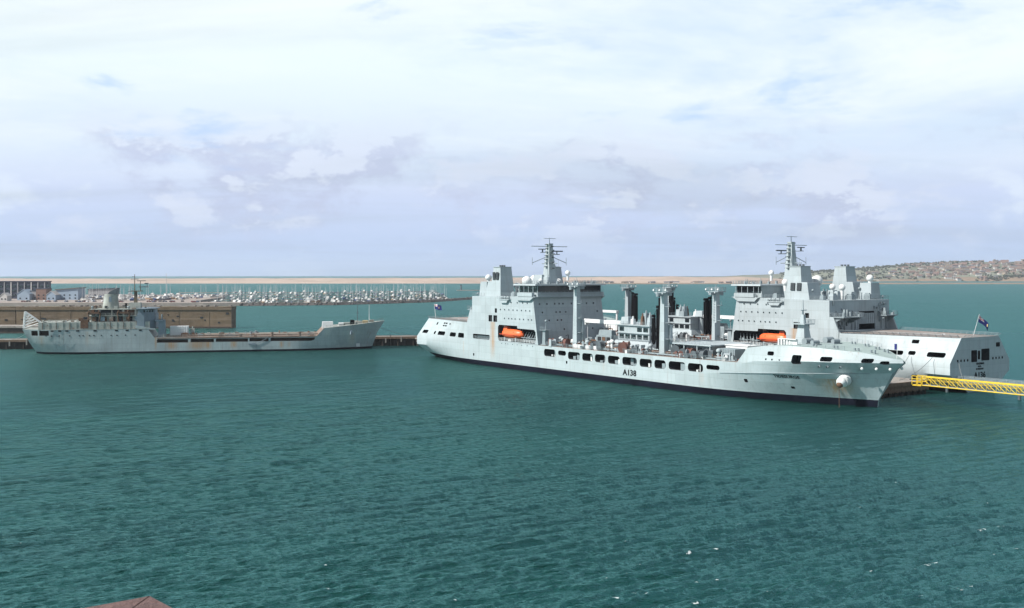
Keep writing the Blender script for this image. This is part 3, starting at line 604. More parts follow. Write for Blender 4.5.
    kingpost(132.3, -11.0, 27.6, [(130.3, -10.6, 25.6, 9.6), (129.1, -10.3, 22.4, 9.8), (127.9, -10.9, 19.8, 12), (130.2, -9.4, 24.6, 10.5), (128.8, -9.2, 21, 9.9)])
    kingpost(131.0, 11.0, 27.6, [(128.9, 10.6, 24.6, 14), (127.8, 10.4, 24.2, 14.2), (127.0, 11.3, 23.6, 14.6), (128.2, 9.4, 24.2, 14.2)])
    # hose stowage racks under the hoses
    for y in (-10.2, 10.4):
        m = MB(); m.box(126.6, 131.2, y - 1.6, y + 1.6, 8.75, 9.4); m.box(127, 130.8, y + (-1 if y > 0 else 1) * 2.6 - .5, y + (-1 if y > 0 else 1) * 2.6 + .5, 8.75, 12.4 if y > 0 else 11); m.build('hose_rack', [DGREY], root)
    # ---- control house amidships
    m = MB(); m.box(104.6, 122.0, -7.6, 5.0, 8.7, 11.9, 0, 1.5, 1.4); m.box(106.6, 120.4, -5.6, 3.4, 11.9, 16.3); m.box(106.1, 121.0, -6.1, 3.9, 16.3, 16.55); m.box(106.2, 120.8, -6.0, 3.8, 14.0, 14.2); ch = m.build('control_house', [PAINT], root)
    wp = MB().box(-1.0, 1.0, -.05, .05, -.62, .62).mesh('window_pane', [GLASS])
    for zz in (15.2, 13.0):
        for k in range(5): 
            if zz > 15 and k in (1, 2): continue
            inst(wp, 'window_pane', ch, (108.2 + k * 2.65, -5.63, zz), (0, 0, 0)); inst(wp, 'window_pane', ch, (108.2 + k * 2.65, 3.43, zz))
        for k in range(3): inst(wp, 'window_pane', ch, (120.43, -3.9 + k * 2.7, zz), (0, 0, math.pi / 2))
    m = MB(); m.rail([(106.2, -6.0, 16.55), (120.9, -6.0, 16.55), (120.9, 3.8, 16.55)], 1, 1.5, .05); m.rail([(105.8, -6.6, 11.95), (121.2, -6.6, 11.95)], 1, 1.5, .05); m.build('roof_rail', [GREY], ch)
    for x, y, a, b_, h_, mt in ((117.5, -2, 2.2, 2.0, 2.2, PAINT), (113.5, -.5, 1.6, 1.6, 3.4, GREY), (110.4, -3, 1.4, 1.2, 1.6, WHITE), (115.3, -3.6, 1.0, 1.0, 2.6, RUST), (119.2, -4.2, .9, .9, 3.0, PAINT), (112, 1.6, 2.6, 2, 1.8, GREY)):
        m = MB(); m.box(x - a / 2, x + a / 2, y - b_ / 2, y + b_ / 2, 16.55, 16.55 + h_, 0, .15); m.tube((x, y, 16.5 + h_), (x, y, 17.4 + h_), .3, .22, 8); m.build('roof_ventilator', [mt], ch)
    # ---- deck crane with its jib stowed aft
    m = MB(); m.tube((106.2, -1.5, 8.7), (106.2, -1.5, 17.0), 1.1, .95, 10); m.box(104.4, 108.0, -2.9, -.1, 16.6, 18.6, 0, .3); cr_ = m.build('deck_crane', [PAINT], root)
    m = MB(); m.box(86.6, 106.0, -2.6, -.6, 16.2, 17.3, 0, .1); m.box(86.2, 87.0, -2.4, -.8, 15.5, 17.4); m.tube((87, -1.6, 15.6), (87, -1.6, 10.8), .07, .07, 5); m.build('jib', [WHITE], cr_)
    m = MB(); m.box(96.4, 103.8, -6.0, -2.8, 8.7, 12.8, 0, .1); m.box(97, 103.2, -5.4, -3.4, 12.8, 14.4, 0, .2); m.build('pump_house', [GREY], root)
    for k in range(3):
        for q in range(2):
            m = MB().box(97.4 + k * 2.1, 98.9 + k * 2.1, -6.12, -5.98, 9.4 + q * 1.8, 10.5 + q * 1.8); m.build('vent_panel', [INNER if (k + q) % 2 else RUST], root)
    # ---- forward cargo gear house and lockers
    m = MB(); m.box(134.6, 147.5, -7.6, -.6, 8.75, 12.3); m.box(133.6, 149.4, -10.2, 6, 12.3, 12.65); fh = m.build('cargo_gear_house', [PAINT], root)
    for x in (134.2, 139, 144, 148.8):
        for y in (-9.8, 5.6): MB().tube((x, y, 8.7), (x, y, 12.3), .22, .22, 6).build('platform_post', [PAINT], fh)
    MB().rail([(133.7, -10.1, 12.65), (149.3, -10.1, 12.65)], 1, 1.4, .05).build('platform_rail', [PAINT], fh)
    for k in range(4): MB().box(135.4 + k * 3.0, 137.6 + k * 3.0, -7.68, -7.58, 9.2, 11.6).build('door_panel', [GREY if k % 2 else DGREY], fh)
    m = MB(); m.box(150.4, 158.2, -5.5, -.5, 8.8, 12.6); m.box(150.2, 158.4, -5.7, -.3, 12.6, 12.8); m.build('store_house', [WHITE], root)
    m = MB(); m.box(152.6, 158.4, -10.6, -6.6, 8.9, 12.1); [m.box(152.6 + q * .58, 152.75 + q * .58, -10.7, -10.58, 9.0, 12.0) for q in range(10)]; m.build('grey_container', [GREY], root)
    # ---- deck clutter: pipes, valves, vents, reels, drums
    prn = random.Random(4)
    for k in range(9):
        y = -12.2 + k * .9 if k < 4 else (-2 + (k - 4) * 2.8); z_ = 9.3 + .5 * (k % 3); x0, x1 = (80 + 3 * (k % 4), 160 - 4 * (k % 3))
        if k >= 4: x0, x1 = 80, 104
        m = MB(); m.tube((x0, y, z_), (x1, y, z_), .22 + .08 * (k % 2), None, 7)
        for q in range(int((x1 - x0) / 6)): m.box(x0 + 3 + q * 6, x0 + 3.3 + q * 6, y - .25, y + .25, 8.7, z_)
        m.build('cargo_pipe', [(GREY, RUST, PAINT, REDP)[k % 4]], root)
    kinds = [('valve_stand', RUST), ('ventilator', PAINT), ('winch', DGREY), ('hose_reel', REDP), ('deck_box', WHITE), ('drum', BUFF), ('tank_hatch', GREY), ('fire_hydrant', REDP)]
    protos = {}
    for nm, mt in kinds:
        m = MB()
        if nm == 'valve_stand': m.tube((0, 0, 0), (0, 0, 1.1), .14, .14, 6); m.tube((0, -.1, 1.15), (0, .1, 1.15), .45, .45, 10); m.box(-.5, .5, -.3, .3, 0, .5, 0, .05)
        if nm == 'ventilator': m.tube((0, 0, 0), (0, 0, 1.7), .38, .34, 8); m.ball((0, 0, 1.75), .62, 0, 10, 5, .7, -.3)
        if nm == 'winch': m.box(-1.1, 1.1, -.7, .7, 0, .35); m.tube((-.8, 0, .95), (.8, 0, .95), .5, .5, 10); m.box(-1.05, -.8, -.6, .6, .3, 1.6); m.box(.8, 1.05, -.6, .6, .3, 1.6); m.box(1.05, 1.7, -.4, .4, .3, 1.1, 0, .05)
        if nm == 'hose_reel': m.tube((-.7, 0, 1.0), (.7, 0, 1.0), .8, .8, 12); m.tube((-.8, 0, 1.0), (-.7, 0, 1.0), 1.0, 1.0, 12); m.tube((.7, 0, 1.0), (.8, 0, 1.0), 1.0, 1.0, 12); m.box(-.9, .9, -.3, .3, 0, .4)
        if nm == 'deck_box': m.box(-.9, .9, -.5, .5, 0, 1.0, 0, .04); m.box(-.95, .95, -.55, .55, 1.0, 1.1)
        if nm == 'drum': m.tube((0, 0, 0), (0, 0, 1.1), .42, .42, 10); m.tube((0, 0, .5), (0, 0, .56), .45, .45, 10)
        if nm == 'tank_hatch': m.tube((0, 0, 0), (0, 0, .7), .8, .8, 12); m.tube((0, 0, .7), (0, 0, .82), .92, .92, 12); m.box(-.1, .1, -.9, .9, .8, .95)
        if nm == 'fire_hydrant': m.tube((0, 0, 0), (0, 0, 1.3), .2, .2, 6); m.box(-.45, .45, -.2, .2, .8, 1.2, 0, .03)
        protos[nm] = (m, mt)
    meshes = {nm: m.mesh(nm, [mt]) for nm, (m, mt) in protos.items()}
    alt = {nm: m.mesh(nm, [a]) for (nm, (m, mt)), a in zip(protos.items(), (GREY, WHITE, PAINT, DGREY, GREY, DGREY, PAINT, WHITE))}
    for k in range(250):
        x = prn.uniform(79.5, 160); y = prn.uniform(-13.4, 12.5) if k % 3 else prn.uniform(-13.4, -9.0)
        if 104 < x < 123 and -8.2 < y < 5.5: y = -8.9 - 4 * prn.random()
        if 134 < x < 159 and -8 < y < 0: y = -8.6 - 4 * prn.random()
        if abs(x - 132) < 2.2 and y < -9: continue
        nm = kinds[prn.randrange(len(kinds))][0]; sc_ = prn.uniform(.7, 1.35)
        if 137 < x < 152 and y < -8: nm = prn.choice(('hose_reel', 'valve_stand', 'hose_reel', 'fire_hydrant'))
        inst((meshes if prn.random() < .62 else alt)[nm], nm, root, (x, y, 8.7), (0, 0, prn.choice((0, 1.57, .4, 2.2))), (sc_, sc_, sc_ * prn.uniform(.9, 1.5)))
    for k in range(46):   # stanchions, machinery units and small derricks over the tank deck
        x, y = prn.uniform(80, 160), prn.uniform(-12.5, 12); q = MB(); hh = prn.uniform(1.6, 4.6)
        if 103 < x < 123 and -9 < y < 6 or 133 < x < 159 and -9 < y < 0: y = prn.uniform(6.5, 12)
        if k % 3 == 0: q.box(x - 1.0, x + 1.0, y - .8, y + .8, 8.7, 8.7 + hh * .6, 0, .1); q.tube((x - .6, y, 8.7 + hh * .55), (x + .6, y, 8.7 + hh * .55), .5, .5, 8); nm = 'machinery_unit'
        elif k % 3 == 1: q.tube((x, y, 8.7), (x, y, 8.7 + hh), .13, .10, 6); q.tube((x, y, 8.7 + hh), (x + prn.uniform(-2.4, 2.4), y, 8.9 + hh * .8), .08, .08, 5); nm = 'davit_post'
        else: q.path([(x, y, 8.7), (x, y, 8.7 + hh * .5), (x + 2.2, y, 8.7 + hh * .5), (x + 2.2, y, 8.7)], .17, 6); nm = 'pipe_bend'
        q.build(nm, [prn.choice((DGREY, RUST, PAINT, BLACK, GREY, WHITE, DGREY))], root)
    m = MB(); m.rail([(81, -13.9, 8.8), (162, -13.9, 9.15)], 1.1, 1.8, .045); m.rail([(81, 13.9, 8.8), (162, 13.9, 9.15)], 1.1, 1.8, .045); m.build('deck_edge_rail', [GREY], root)
    m = MB(); m.box(93.6, 106.5, -12.9, -12.6, 8.75, 9.9); m.box(93.6, 106.5, -12.9, -11.8, 9.85, 10.0); m.build('pipe_screen', [WHITE], root)
    # ---- forecastle
    m = MB()
    for k in range(7): m.box(170.6 + k * .8, 171.05 + k * .8, -8.2 + k * .12, -7.9 + k * .12, 13.4, 15.6)
    m.box(170.5, 176.2, -8.1, -7.4, 15.4, 15.6); m.box(170.5, 176.2, -7.6, -7.3, 13.2, 15.4); m.build('breakwater_screen', [WHITE], root)
    m = MB(); m.box(170.2, 173.6, -1.6, 1.6, 13.2, 18.9, 0, .75, .8); m.box(170.0, 173.9, -2.0, 2.0, 18.9, 19.15); m.rail([(170, -2, 19.15), (173.9, -2, 19.15), (173.9, 2, 19.15), (170, 2, 19.15)], 1, 1.3, .05); m.box(171.2, 172.4, -.5, .5, 19.1, 21.4, 0, .1); m.tube((171.8, 0, 21.3), (171.8, 0, 25.2), .22, .1, 6); m.box(171.5, 172.1, -1.2, 1.2, 22.4, 22.6); m.build('foremast', [PAINT], root)
    for sd in (-1, 1):
        m = MB(); m.box(176, 179.6, sd * 4 - 1.6, sd * 4 + 1.6, 13.4, 14.4); m.tube((176.6, sd * 4 - 1.4, 15), (176.6, sd * 4 + 1.4, 15), .8, .8, 12); m.tube((178.8, sd * 4 - 1.2, 14.8), (178.8, sd * 4 + 1.2, 14.8), .55, .55, 10); m.build('windlass', [GREY], root)
        for x, y in ((181, 7.5), (186, 6), (190.5, 4), (194, 2.5)):
            m = MB(); zd = float(np.interp(x, (180, 185, 194, 201), (14.1, 14.0, 13.2, 11.6))); m.tube((x, sd * y, zd - .3), (x, sd * y, zd + .6), .28, .28, 8); m.tube((x + 1, sd * y, zd - .3), (x + 1, sd * y, zd + .6), .28, .28, 8); m.build('bollard', [GREY], root)
        m = MB(); m.rail([(166, sd * 13.2, 13.2), (176, sd * 12.2, 14.2), (184, sd * 10.0, 14.0), (190, sd * 7.2, 13.6)], 1, 2, .045); m.build('forecastle_rail', [GREY], root)
        # anchor bolster with the chain hanging to the water
        bx, by, bz = 189.4, sd * 7.6, 6.1
        m = MB(); m.ball((bx, by, bz), 1.2, 0, 16, 10); m.tube((bx - .4, by - sd * 2.0, bz + .4), (bx, by - sd * .4, bz), 1.6, 1.3, 12); bo = m.build('anchor_bolster', [WHITE], hull)
        m = MB(); m.ball((bx + .1, by + sd * .65, bz - .55), .8, 0, 10, 6); m.build('hawse_mouth', [RUST], bo)
        m = MB()
        for q in range(24): m.tube((bx, by + sd * .8, bz - .8 - q * .23), (bx, by + sd * .8, bz - .97 - q * .23), .09 if q % 2 else .06, None, 5)
        m.build('anchor_chain', [RUST], bo)
        for x in (194.0, 196.6, 199.0):
            yy = float(np.interp(x, (190, 194, 198, 201.3), (8.2, 5.9, 3.0, .2))); m = MB(); m.ball((x, sd * (yy + .1), 9.5), .36, 0, 10, 6); m.build('fairlead', [WHITE], hull)
    m = MB(); m.tube((199.2, 0, 11.8), (199.4, 0, 16.0), .07, .05, 5); js = m.build('jackstaff', [WHITE], root)
    MB().box(198.6, 199.2, -.08, .08, 14.0, 15.4).build('jack', [FLAGB], js)
    # ---- flight deck edge nets, rail, staff and ensign
    for sd in (-1, 1):
        m = MB()
        for k in range(18):
            x = .6 + k * 2.0; b_ = 9 + (14.1 - 9) * x / 35.2; m.tube((x, sd * b_, 14.72), (x + .1, sd * (b_ + .9), 15.5), .06, .06, 4); 
        for w in (0.3, .6, .9): m.tube((.4, sd * (9.05 + w), 14.72 + w * .85), (35.0, sd * (14.1 + w), 14.72 + w * .85), .045, .045, 4)
        m.build('safety_net', [GREY], root)
    m = MB()
    for k in range(10): m.tube((0, -8.6 + k * 1.9, 14.72), (-.9, -8.6 + k * 1.9, 15.4), .06, .06, 4)
    for w in (.4, .9): m.tube((-w, -8.8, 14.72 + .75 * w), (-w, 8.8, 14.72 + .75 * w), .045, .045, 4)
    m.build('safety_net', [GREY], root)
    m = MB()
    for (x0, x1, y0, y1) in ((2, 34, -.15, .15), (17.8, 18.2, -8, 8)): m.box(x0, x1, y0, y1, 14.71, 14.725)
    for q in range(28):
        a0, a1 = R(q * 360 / 28), R((q + 1) * 360 / 28); c0 = (18 + 6 * math.cos(a0), 6 * math.sin(a0)); c1 = (18 + 6 * math.cos(a1), 6 * math.sin(a1)); d0 = (18 + 6.4 * math.cos(a0), 6.4 * math.sin(a0)); d1 = (18 + 6.4 * math.cos(a1), 6.4 * math.sin(a1))
        m.add([(*c0, 14.73), (*d0, 14.73), (*d1, 14.73), (*c1, 14.73)], [(0, 1, 2, 3)])
    m.build('deck_marking', [WHITE], root)
    return hull
def ensign(parent, base, top, size, droop):
    """blue ensign on its staff, cloth falling to one side"""
    m = MB(); m.tube(base, top, .09, .06, 6); st = m.build('flagstaff', [WHITE], parent)
    w, h = size; nx, nz = 12, 6; t = Vector(top)
    def pt(u, v):    # u along the fly, v down the hoist
        return (t.x - u * w * droop[0] + .18 * math.sin(5 * u + 2 * v), t.y + u * w * droop[1] + .25 * math.sin(7 * u + v), t.z - .1 - v * h - u * w * droop[2] + .08 * math.sin(6 * u))
    F = MB(); vs_ = [pt(i / nx, j / nz) for j in range(nz + 1) for i in range(nx + 1)]
    F.add(vs_, [(j * (nx + 1) + i, j * (nx + 1) + i + 1, (j + 1) * (nx + 1) + i + 1, (j + 1) * (nx + 1) + i) for j in range(nz) for i in range(nx)], 0, True)
    fo = F.build('flag', [FLAGB], st)
    def strip(name, a, b, wd, mt, off):
        a, b = Vector(a), Vector(b); nrm = Vector((-(b - a).y, (b - a).x)).normalized() * wd; C = MB(); q = []
        for s_ in range(7):
            p = a.lerp(b, s_ / 6)
            for sg in (-1, 1):
                u, v = min(.5, max(0, (p + nrm * sg).x)), min(.5, max(0, (p + nrm * sg).y)); X = Vector(pt(u, v)); q.append(X)
        for sg in (1, -1):
            C.add([(x.x, x.y + sg * off, x.z) for x in q], [(2 * s_, 2 * s_ + 1, 2 * s_ + 3, 2 * s_ + 2) for s_ in range(6)], 0)
        C.build(name, [mt], st)
    strip('flag_saltire', (0, 0), (.5, .5), .05, FLAGW, .02); strip('flag_saltire', (0, .5), (.5, 0), .05, FLAGW, .025)
    strip('flag_cross', (.25, 0), (.25, .5), .085, FLAGW, .035); strip('flag_cross', (0, .25), (.5, .25), .11, FLAGW, .04)
    strip('flag_cross', (.25, 0), (.25, .5), .045, FLAGR, .05); strip('flag_cross', (0, .25), (.5, .25), .06, FLAGR, .055)
    C = MB(); c = pt(.75, .5)
    for sg in (1, -1): C.add([(c[0] - .25, c[1] + sg * .06, c[2] + .35), (c[0] + .25, c[1] + sg * .06, c[2] + .35), (c[0] + .2, c[1] + sg * .06, c[2] - .3), (c[0], c[1] + sg * .06, c[2] - .45), (c[0] - .2, c[1] + sg * .06, c[2] - .3)], [(0, 1, 2, 3, 4)])
    C.build('flag_badge', [BUFF], st)
def side_text(root, txt, s, z, height, width, sd, y, name='pennant_number', tilt=0.0):
    M = Matrix.Translation((s, sd * y, z)) @ Matrix.Rotation(0 if sd < 0 else math.pi, 4, 'Z') @ Matrix.Rotation(R(90) + tilt, 4, 'X'); t = lettering(txt, height, width, name, root, M, bold=.03)
    for v in t.data.vertices:   # lay the letters on the plating
        hit = HULL_BVH.ray_cast(Vector((v.co.x, sd * 30, v.co.z)), Vector((0, -sd, 0)))
        if hit[0]: v.co.y = hit[0].y + sd * .05
    return t
def transom_text(root, txt, y, z, height, width, name):
    M = Matrix.Translation((-.04, y, z)) @ Matrix.Rotation(R(-90), 4, 'Z') @ Matrix.Rotation(R(90), 4, 'X'); return lettering(txt, height, width, name, root, M)

HEAD = math.atan2(-.8176, .5757)
near = empty('replenishment_tanker', (-24.55, 408.80, 0), HEAD)
tag(near, 'long pale grey naval tanker numbered A138 with bow towards the camera', 'ship', 'pair of grey naval tankers at the pier')
hull_ = tanker(near); hull_.data.calc_loop_triangles()
HULL_BVH = BVHTree.FromPolygons([v.co.copy() for v in hull_.data.vertices], [tuple(t.vertices) for t in hull_.data.loop_triangles])
far = copy_tree(near); far.location = (127.0, 284.66, 0); far.rotation_euler = (0, 0, HEAD + math.pi)
tag(far, 'pale grey naval tanker numbered A136 with dark stern facing right', 'ship', 'pair of grey naval tankers at the pier')
for root, num, nm in ((near, 'A138', 'TIDESURGE'), (far, 'A136', 'TIDESPRING')):
    for sd in (-1, 1): side_text(root, num, 121.5, 3.4, 1.75, 5.9, sd, HB + .03)
    transom_text(root, num, 0.4, 4.4, 1.7, 5.6, 'pennant_number'); transom_text(root, nm, .2, 7.5, .55, 3.9, 'ship_name'); transom_text(root, 'RFA', .4, 6.75, .45, 1.6, 'ship_name'); transom_text(root, 'PLYMOUTH', .4, 6.05, .5, 3.4, 'port_name')
    for sd in (-1, 1): side_text(root, nm, 176.0, 6.5, .75, 6.4, sd, 12.05, 'ship_name')
ensign(near, (2.6, -7.5, 14.7), (1.4, -7.5, 20.2), (3.1, 1.9), (-.75, .55, .16))
ensign(far, (2.4, -.5, 14.7), (.6, -.5, 20.8), (4.6, 2.0), (.20, -.62, .55))
m = MB(); m.box(140.1, 149.6, 7.4, 8.8, 17.0, 17.9); m.tube((140.5, 8.1, 8.7), (140.5, 8.1, 17.2), .5, .4, 8); m.build('cargo_boom', [WHITE], far)

def lifeboat(ship, y, label):
    """enclosed lifeboat with a raised conning cover"""
    M = ship.matrix_basis @ Matrix.Translation((60.9, y, 11.25)); o = empty('lifeboat', M.translation, ship.rotation_euler[2])
    tag(o, label, 'lifeboat', 'orange enclosed lifeboats in the ship side bays'); o.scale = (1.06, 1.12, 1.28)
    mb = MB(); rings = []; L_ = 11.2
    for k in range(15):
        u = -1 + 2 * k / 14; x = u * L_ / 2; w = 1.55 * (1 - abs(u) ** 3.2) ** .6 + .06; zt = .75 + .75 * (1 - abs(u) ** 4); zb = -.95 + .55 * abs(u) ** 3
        rings.append([(x, 0, zb), (x, -.75 * w, zb + .35), (x, -w, .0), (x, -w * 1.03, .15), (x, -w * .85, zt * .7), (x, -w * .42, zt), (x, w * .42, zt), (x, w * .85, zt * .7), (x, w * 1.03, .15), (x, w, .0), (x, .75 * w, zb + .35)])
    n = 11; mb.add([p for r_ in rings for p in r_], [(i * n + j, i * n + (j + 1) % n, (i + 1) * n + (j + 1) % n, (i + 1) * n + j) for i in range(14) for j in range(n)] + [list(range(n))[::-1], [14 * n + j for j in range(n)]], 0, True)
    bo = mb.build('boat_shell', [ORANGE], o)
    MB().box(-4.4, -2.2, -.75, .75, 1.2, 2.15, 0, .18, .3).build('conning_cover', [ORANGE], o)
    m = MB(); [m.box(-5.2 + q * .02, 5.2, sg * 1.60 - .06, sg * 1.60 + .06, .05, .22) for q, sg in enumerate((-1, 1))]; m.build('rubbing_strake', [mat('strake_red', (.55, .08, .03), .6)], o)
    for sg in (-1, 1):
        for k in range(4): MB().box(-2.0 + k * 1.3, -1.45 + k * 1.3, sg * 1.36 - .05, sg * 1.36 + .05, .62, .9).build('window_pane', [GLASS], o)
    for x in (-4.0, 4.0):
        m = MB(); m.tube((x, 0, .9), (x, 0, 2.6), .07, .07, 6); m.box(x - .25, x + .25, -.12, .12, 1.2, 1.7); m.build('lifting_hook', [DGREY], o)
    m = MB(); [m.box(x - .3, x + .3, -1.2, 1.2, -1.72, -.62) for x in (-3, 3)]; m.build('cradle', [GREY], o)
for shp, y, lb in ((near, -HB + 1.9, 'orange enclosed lifeboat in the side bay of tanker A138'), (far, HB - 1.9, 'orange enclosed lifeboat in the side bay of tanker A136')):
    lifeboat(shp, y, lb)

# ------------------------------------------------------------------ old laid-up tanker on the left
OLD = mat('weathered_blue_grey_paint', (.36, .43, .45), .65, .14, .12, plates=(8.0, 2.0), streak=.65, streak_col=(.20, .115, .055), bump=.05, bscale=.4, patches=((.46, .52, .52), .10, .54, (1, 1, .6)),
          spots=[(54, 3.0, 4.4, .6, 1.0), (63.5, 4.6, 4.4, .4, 1.0), (68, 2, 4.3, .6, 1.0), (78, 1.8, 4.3, 1.0, .9), (97, 1.2, 4.0, .8, .8), (47.8, .7, 7, .3, .8), (5, 1.6, 7.3, 2, .4), (126, 1.5, 7, 1, .35), (22, 1.0, 9, 2, .3), (100, 1.0, 4.0, 1, .4)])
OLDH = mat('weathered_pale_green_paint', (.37, .40, .37), .7, .2, .25, streak=.9, streak_col=(.15, .09, .05), patches=((.17, .115, .08), .42, .58), plates=(6.0, 2.8))
OLDD = mat('rusted_tank_deck', (.22, .155, .12), .9, .3, .2, patches=((.30, .28, .26), .22, .52))
OLDB = mat('old_bridge_blue_grey', (.20, .26, .31), .6, .15, .4, streak=.3)
def old_tanker():
    root = empty('laid_up_tanker', (-191.24, 418.6, 0), math.atan2(.2222, .975))
    tag(root, 'weathered blue-grey tanker with rust streaks, funnel aft, moored on the left', 'ship')
    xs = sorted(set([-2.2, 0, 2, 4, 7, 10, 14, 18, 24, 30, 38, 44.8, 47.2, 55, 70, 85, 95, 100, 104, 108, 111.2, 114.2] + list(np.arange(116, 139, 2.0)) + [139.4, 140.2]))
    z = [lambda s: -2.0, lambda s: 0.0, lambda s: .75, tab((-2.2, 4.6), (45, 4.0), (110, 3.6), (140.2, 6.5)),
         tab((-2.2, 9.9), (44.8, 9.7), (47.2, 6.3), (80, 6.0), (111.2, 6.0), (114.2, 9.2), (125, 10.2), (140.2, 11.7))]
    b = [tab((-2.2, .3), (4, 2), (15, 6), (30, 9), (100, 9), (115, 6.2), (130, 2), (140.2, .1), w=6), tab((-2.2, .8), (4, 4), (15, 8), (26, 9.5), (105, 9.5), (118, 7.2), (130, 3.2), (140.2, .1), w=6),
         tab((-2.2, 1.4), (4, 5), (14, 8.6), (24, 9.6), (106, 9.6), (119, 7.5), (131, 3.5), (140.2, .1), w=6), tab((-2.2, 5.2), (4, 8), (14, 9.6), (108, 9.6), (121, 8.0), (132, 4.4), (140.2, .1), w=6),
         tab((-2.2, 6.8), (5, 9.2), (12, 9.6), (112, 9.6), (122, 8.6), (131, 6.0), (137, 2.6), (140.2, .15), w=4)]
    stems = [133.6, 134.6, 134.9, 136.9, 140.2]
    h = loft(xs, stems, 90, z, b, 140.2, lambda lev, s, nl: (2 if 47 < s < 113 else 3) if lev == -1 else (1 if lev >= 2 else 0)).build('hull', [OLD, BOOT, OLDD, OLDH], root)
    for v in h.data.vertices:   # raked stern: draw the lower levels forward
        if v.co.x < 6: v.co.x += (9.9 - max(0, v.co.z)) * .42 * (6 - v.co.x) / 8.2
    cut = MB()
    for sd in (-1, 1):
        for x0, x1 in ((48.3, 60.2), (61.2, 70.2), (71.0, 83.6), (84.2, 91.8), (92.6, 110.4)):
            cut.prism([(x0, 4.15), (x1 - (1.4 if x1 > 110 else 0), 4.05), (x1, 4.6), (x1, 5.35), (x0 + .3, 5.5), (x0, 5.2)], sd * 5.6 if sd > 0 else -11, 11 if sd > 0 else -5.6)
        for x0, x1 in ((1.2, 3.7), (4.3, 7.9)): cut.prism(rrect(x0, x1, 7.4, 9.35, .2), sd * 5 if sd > 0 else -11, 11 if sd > 0 else -5)
    carve(h, cut, [mat('old_recess_brown', (.10, .075, .055), .9, .3, .6)])
    pm = MB().tube((0, -.06, 0), (0, .06, 0), .26, .26, 8).mesh('porthole', [INNER]); wm = MB().box(-.55, .55, -.06, .06, -.28, .28).mesh('window_pane', [INNER])
    for x in (9.2, 12, 14.6, 18.6, 25.0, 33, 37, 42): inst(wm, 'window_pane', h, (x, -9.62, 9.2)); inst(wm, 'window_pane', h, (x, 9.62, 9.2))
    for x in (7, 9, 11.8, 15.6, 19.2, 20.6, 23, 24.6, 27.4, 31, 33.2, 36.4, 40): inst(pm, 'porthole', h, (x, -9.62, 7.3)); inst(pm, 'porthole', h, (x, 9.62, 7.3))
    # bulwark and poop house
    m = MB(); m.box(4, 45.4, -8.9, 8.9, 9.75, 12.6); ph = m.build('poop_house', [OLDH], root)
    for k in range(16): 
        m = MB(); x = 5.5 + k * 2.5; m.box(x, x + .14, -9.05, -8.9, 9.8, 12.6); m.build('stiffener', [OLDH if k % 2 else RUST], ph)
    m = MB(); m.box(19.5, 22.4, -9.1, -7.2, 10.2, 13.6); m.box(18.8, 20.4, -8.9, -8.0, 13.0, 14.2); m.build('boat_davit_base', [RUST], root)
    m = MB(); m.box(23.2, 43.4, -7.2, 7.2, 12.6, 15.0); m.box(24.0, 42.8, -6.4, 6.4, 15.0, 17.5); m.box(22.0, 43.6, -8.3, 8.3, 14.9, 15.06); m.box(22.6, 42.6, -7.4, 7.4, 17.42, 17.56); dh = m.build('after_deckhouse', [OLDH], root)
    MB().box(25.2, 34.6, -6.52, -6.38, 15.1, 17.3).build('recess_shade_sheet', [INNER], dh); MB().box(35.6, 39.4, -6.52, -6.38, 15.1, 17.3).build('rusty_panel', [RUST], dh); MB().box(23.4, 24.4, -7.9, -6.0, 15.1, 17.4).build('ventilator', [RUST], dh)  # first panel: dark sheet on the wall, painted as a shaded recess
    m = MB()
    for x in (22.4, 26.5, 31, 35.5, 40, 43.2): m.tube((x, -8.1, 12.55), (x, -8.1, 15), .13, .13, 6); m.tube((x, -7.3, 15), (x, -7.3, 17.5), .11, .11, 6)
    m.rail([(22.2, -8.1, 15.06), (43.3, -8.1, 15.06)], 1, 1.6, .05); m.rail([(22.8, -7.2, 17.56), (42, -7.2, 17.56)], 1, 1.6, .05); m.rail([(4.4, -8.8, 12.6), (22, -8.8, 12.6)], 1, 1.6, .05); m.build('deck_rail', [OLDH], dh)
    for k in range(6):
        m = MB().box(24.6 + k * 3.2, 25.9 + k * 3.2, -7.3, -7.18, 12.7, 14.6); m.build('door', [RUST if k % 2 else INNER], dh)
    for x0, zz in ((22.6, 12.6), (33.6, 12.6)):
        m = MB(); m.path([(x0, -8.2, zz), (x0 - .4, -8.4, zz + 3.4), (x0 + .2, -9.3, zz + 4.4)], .25, 6); m.path([(x0 + 3.8, -8.2, zz), (x0 + 4.2, -8.4, zz + 3.4), (x0 + 3.6, -9.3, zz + 4.4)], .25, 6); m.box(x0 - .3, x0 + 4.1, -8.6, -7.8, zz + 3.2, zz + 3.9); m.build('boat_davit', [RUST], root)
    # funnel with its raked dark cap
    m = MB(); n = 20; rings = [(17.5, 26.2, 32.8, 3.1), (20.5, 26.7, 32.5, 2.9), (23.5, 27.1, 32.2, 2.7)]; vs_ = []
    for zz, a, c, w in rings: vs_ += [((a + c) / 2 + (c - a) / 2 * math.cos(2 * math.pi * k / n), w * math.sin(2 * math.pi * k / n), zz) for k in range(n)]
    m.add(vs_, [(j * n + k, j * n + (k + 1) % n, (j + 1) * n + (k + 1) % n, (j + 1) * n + k) for j in range(2) for k in range(n)], 0, True); m.add(vs_, [[2 * n + k for k in range(n)]])
    fn = m.build('funnel', [OLDH], root)
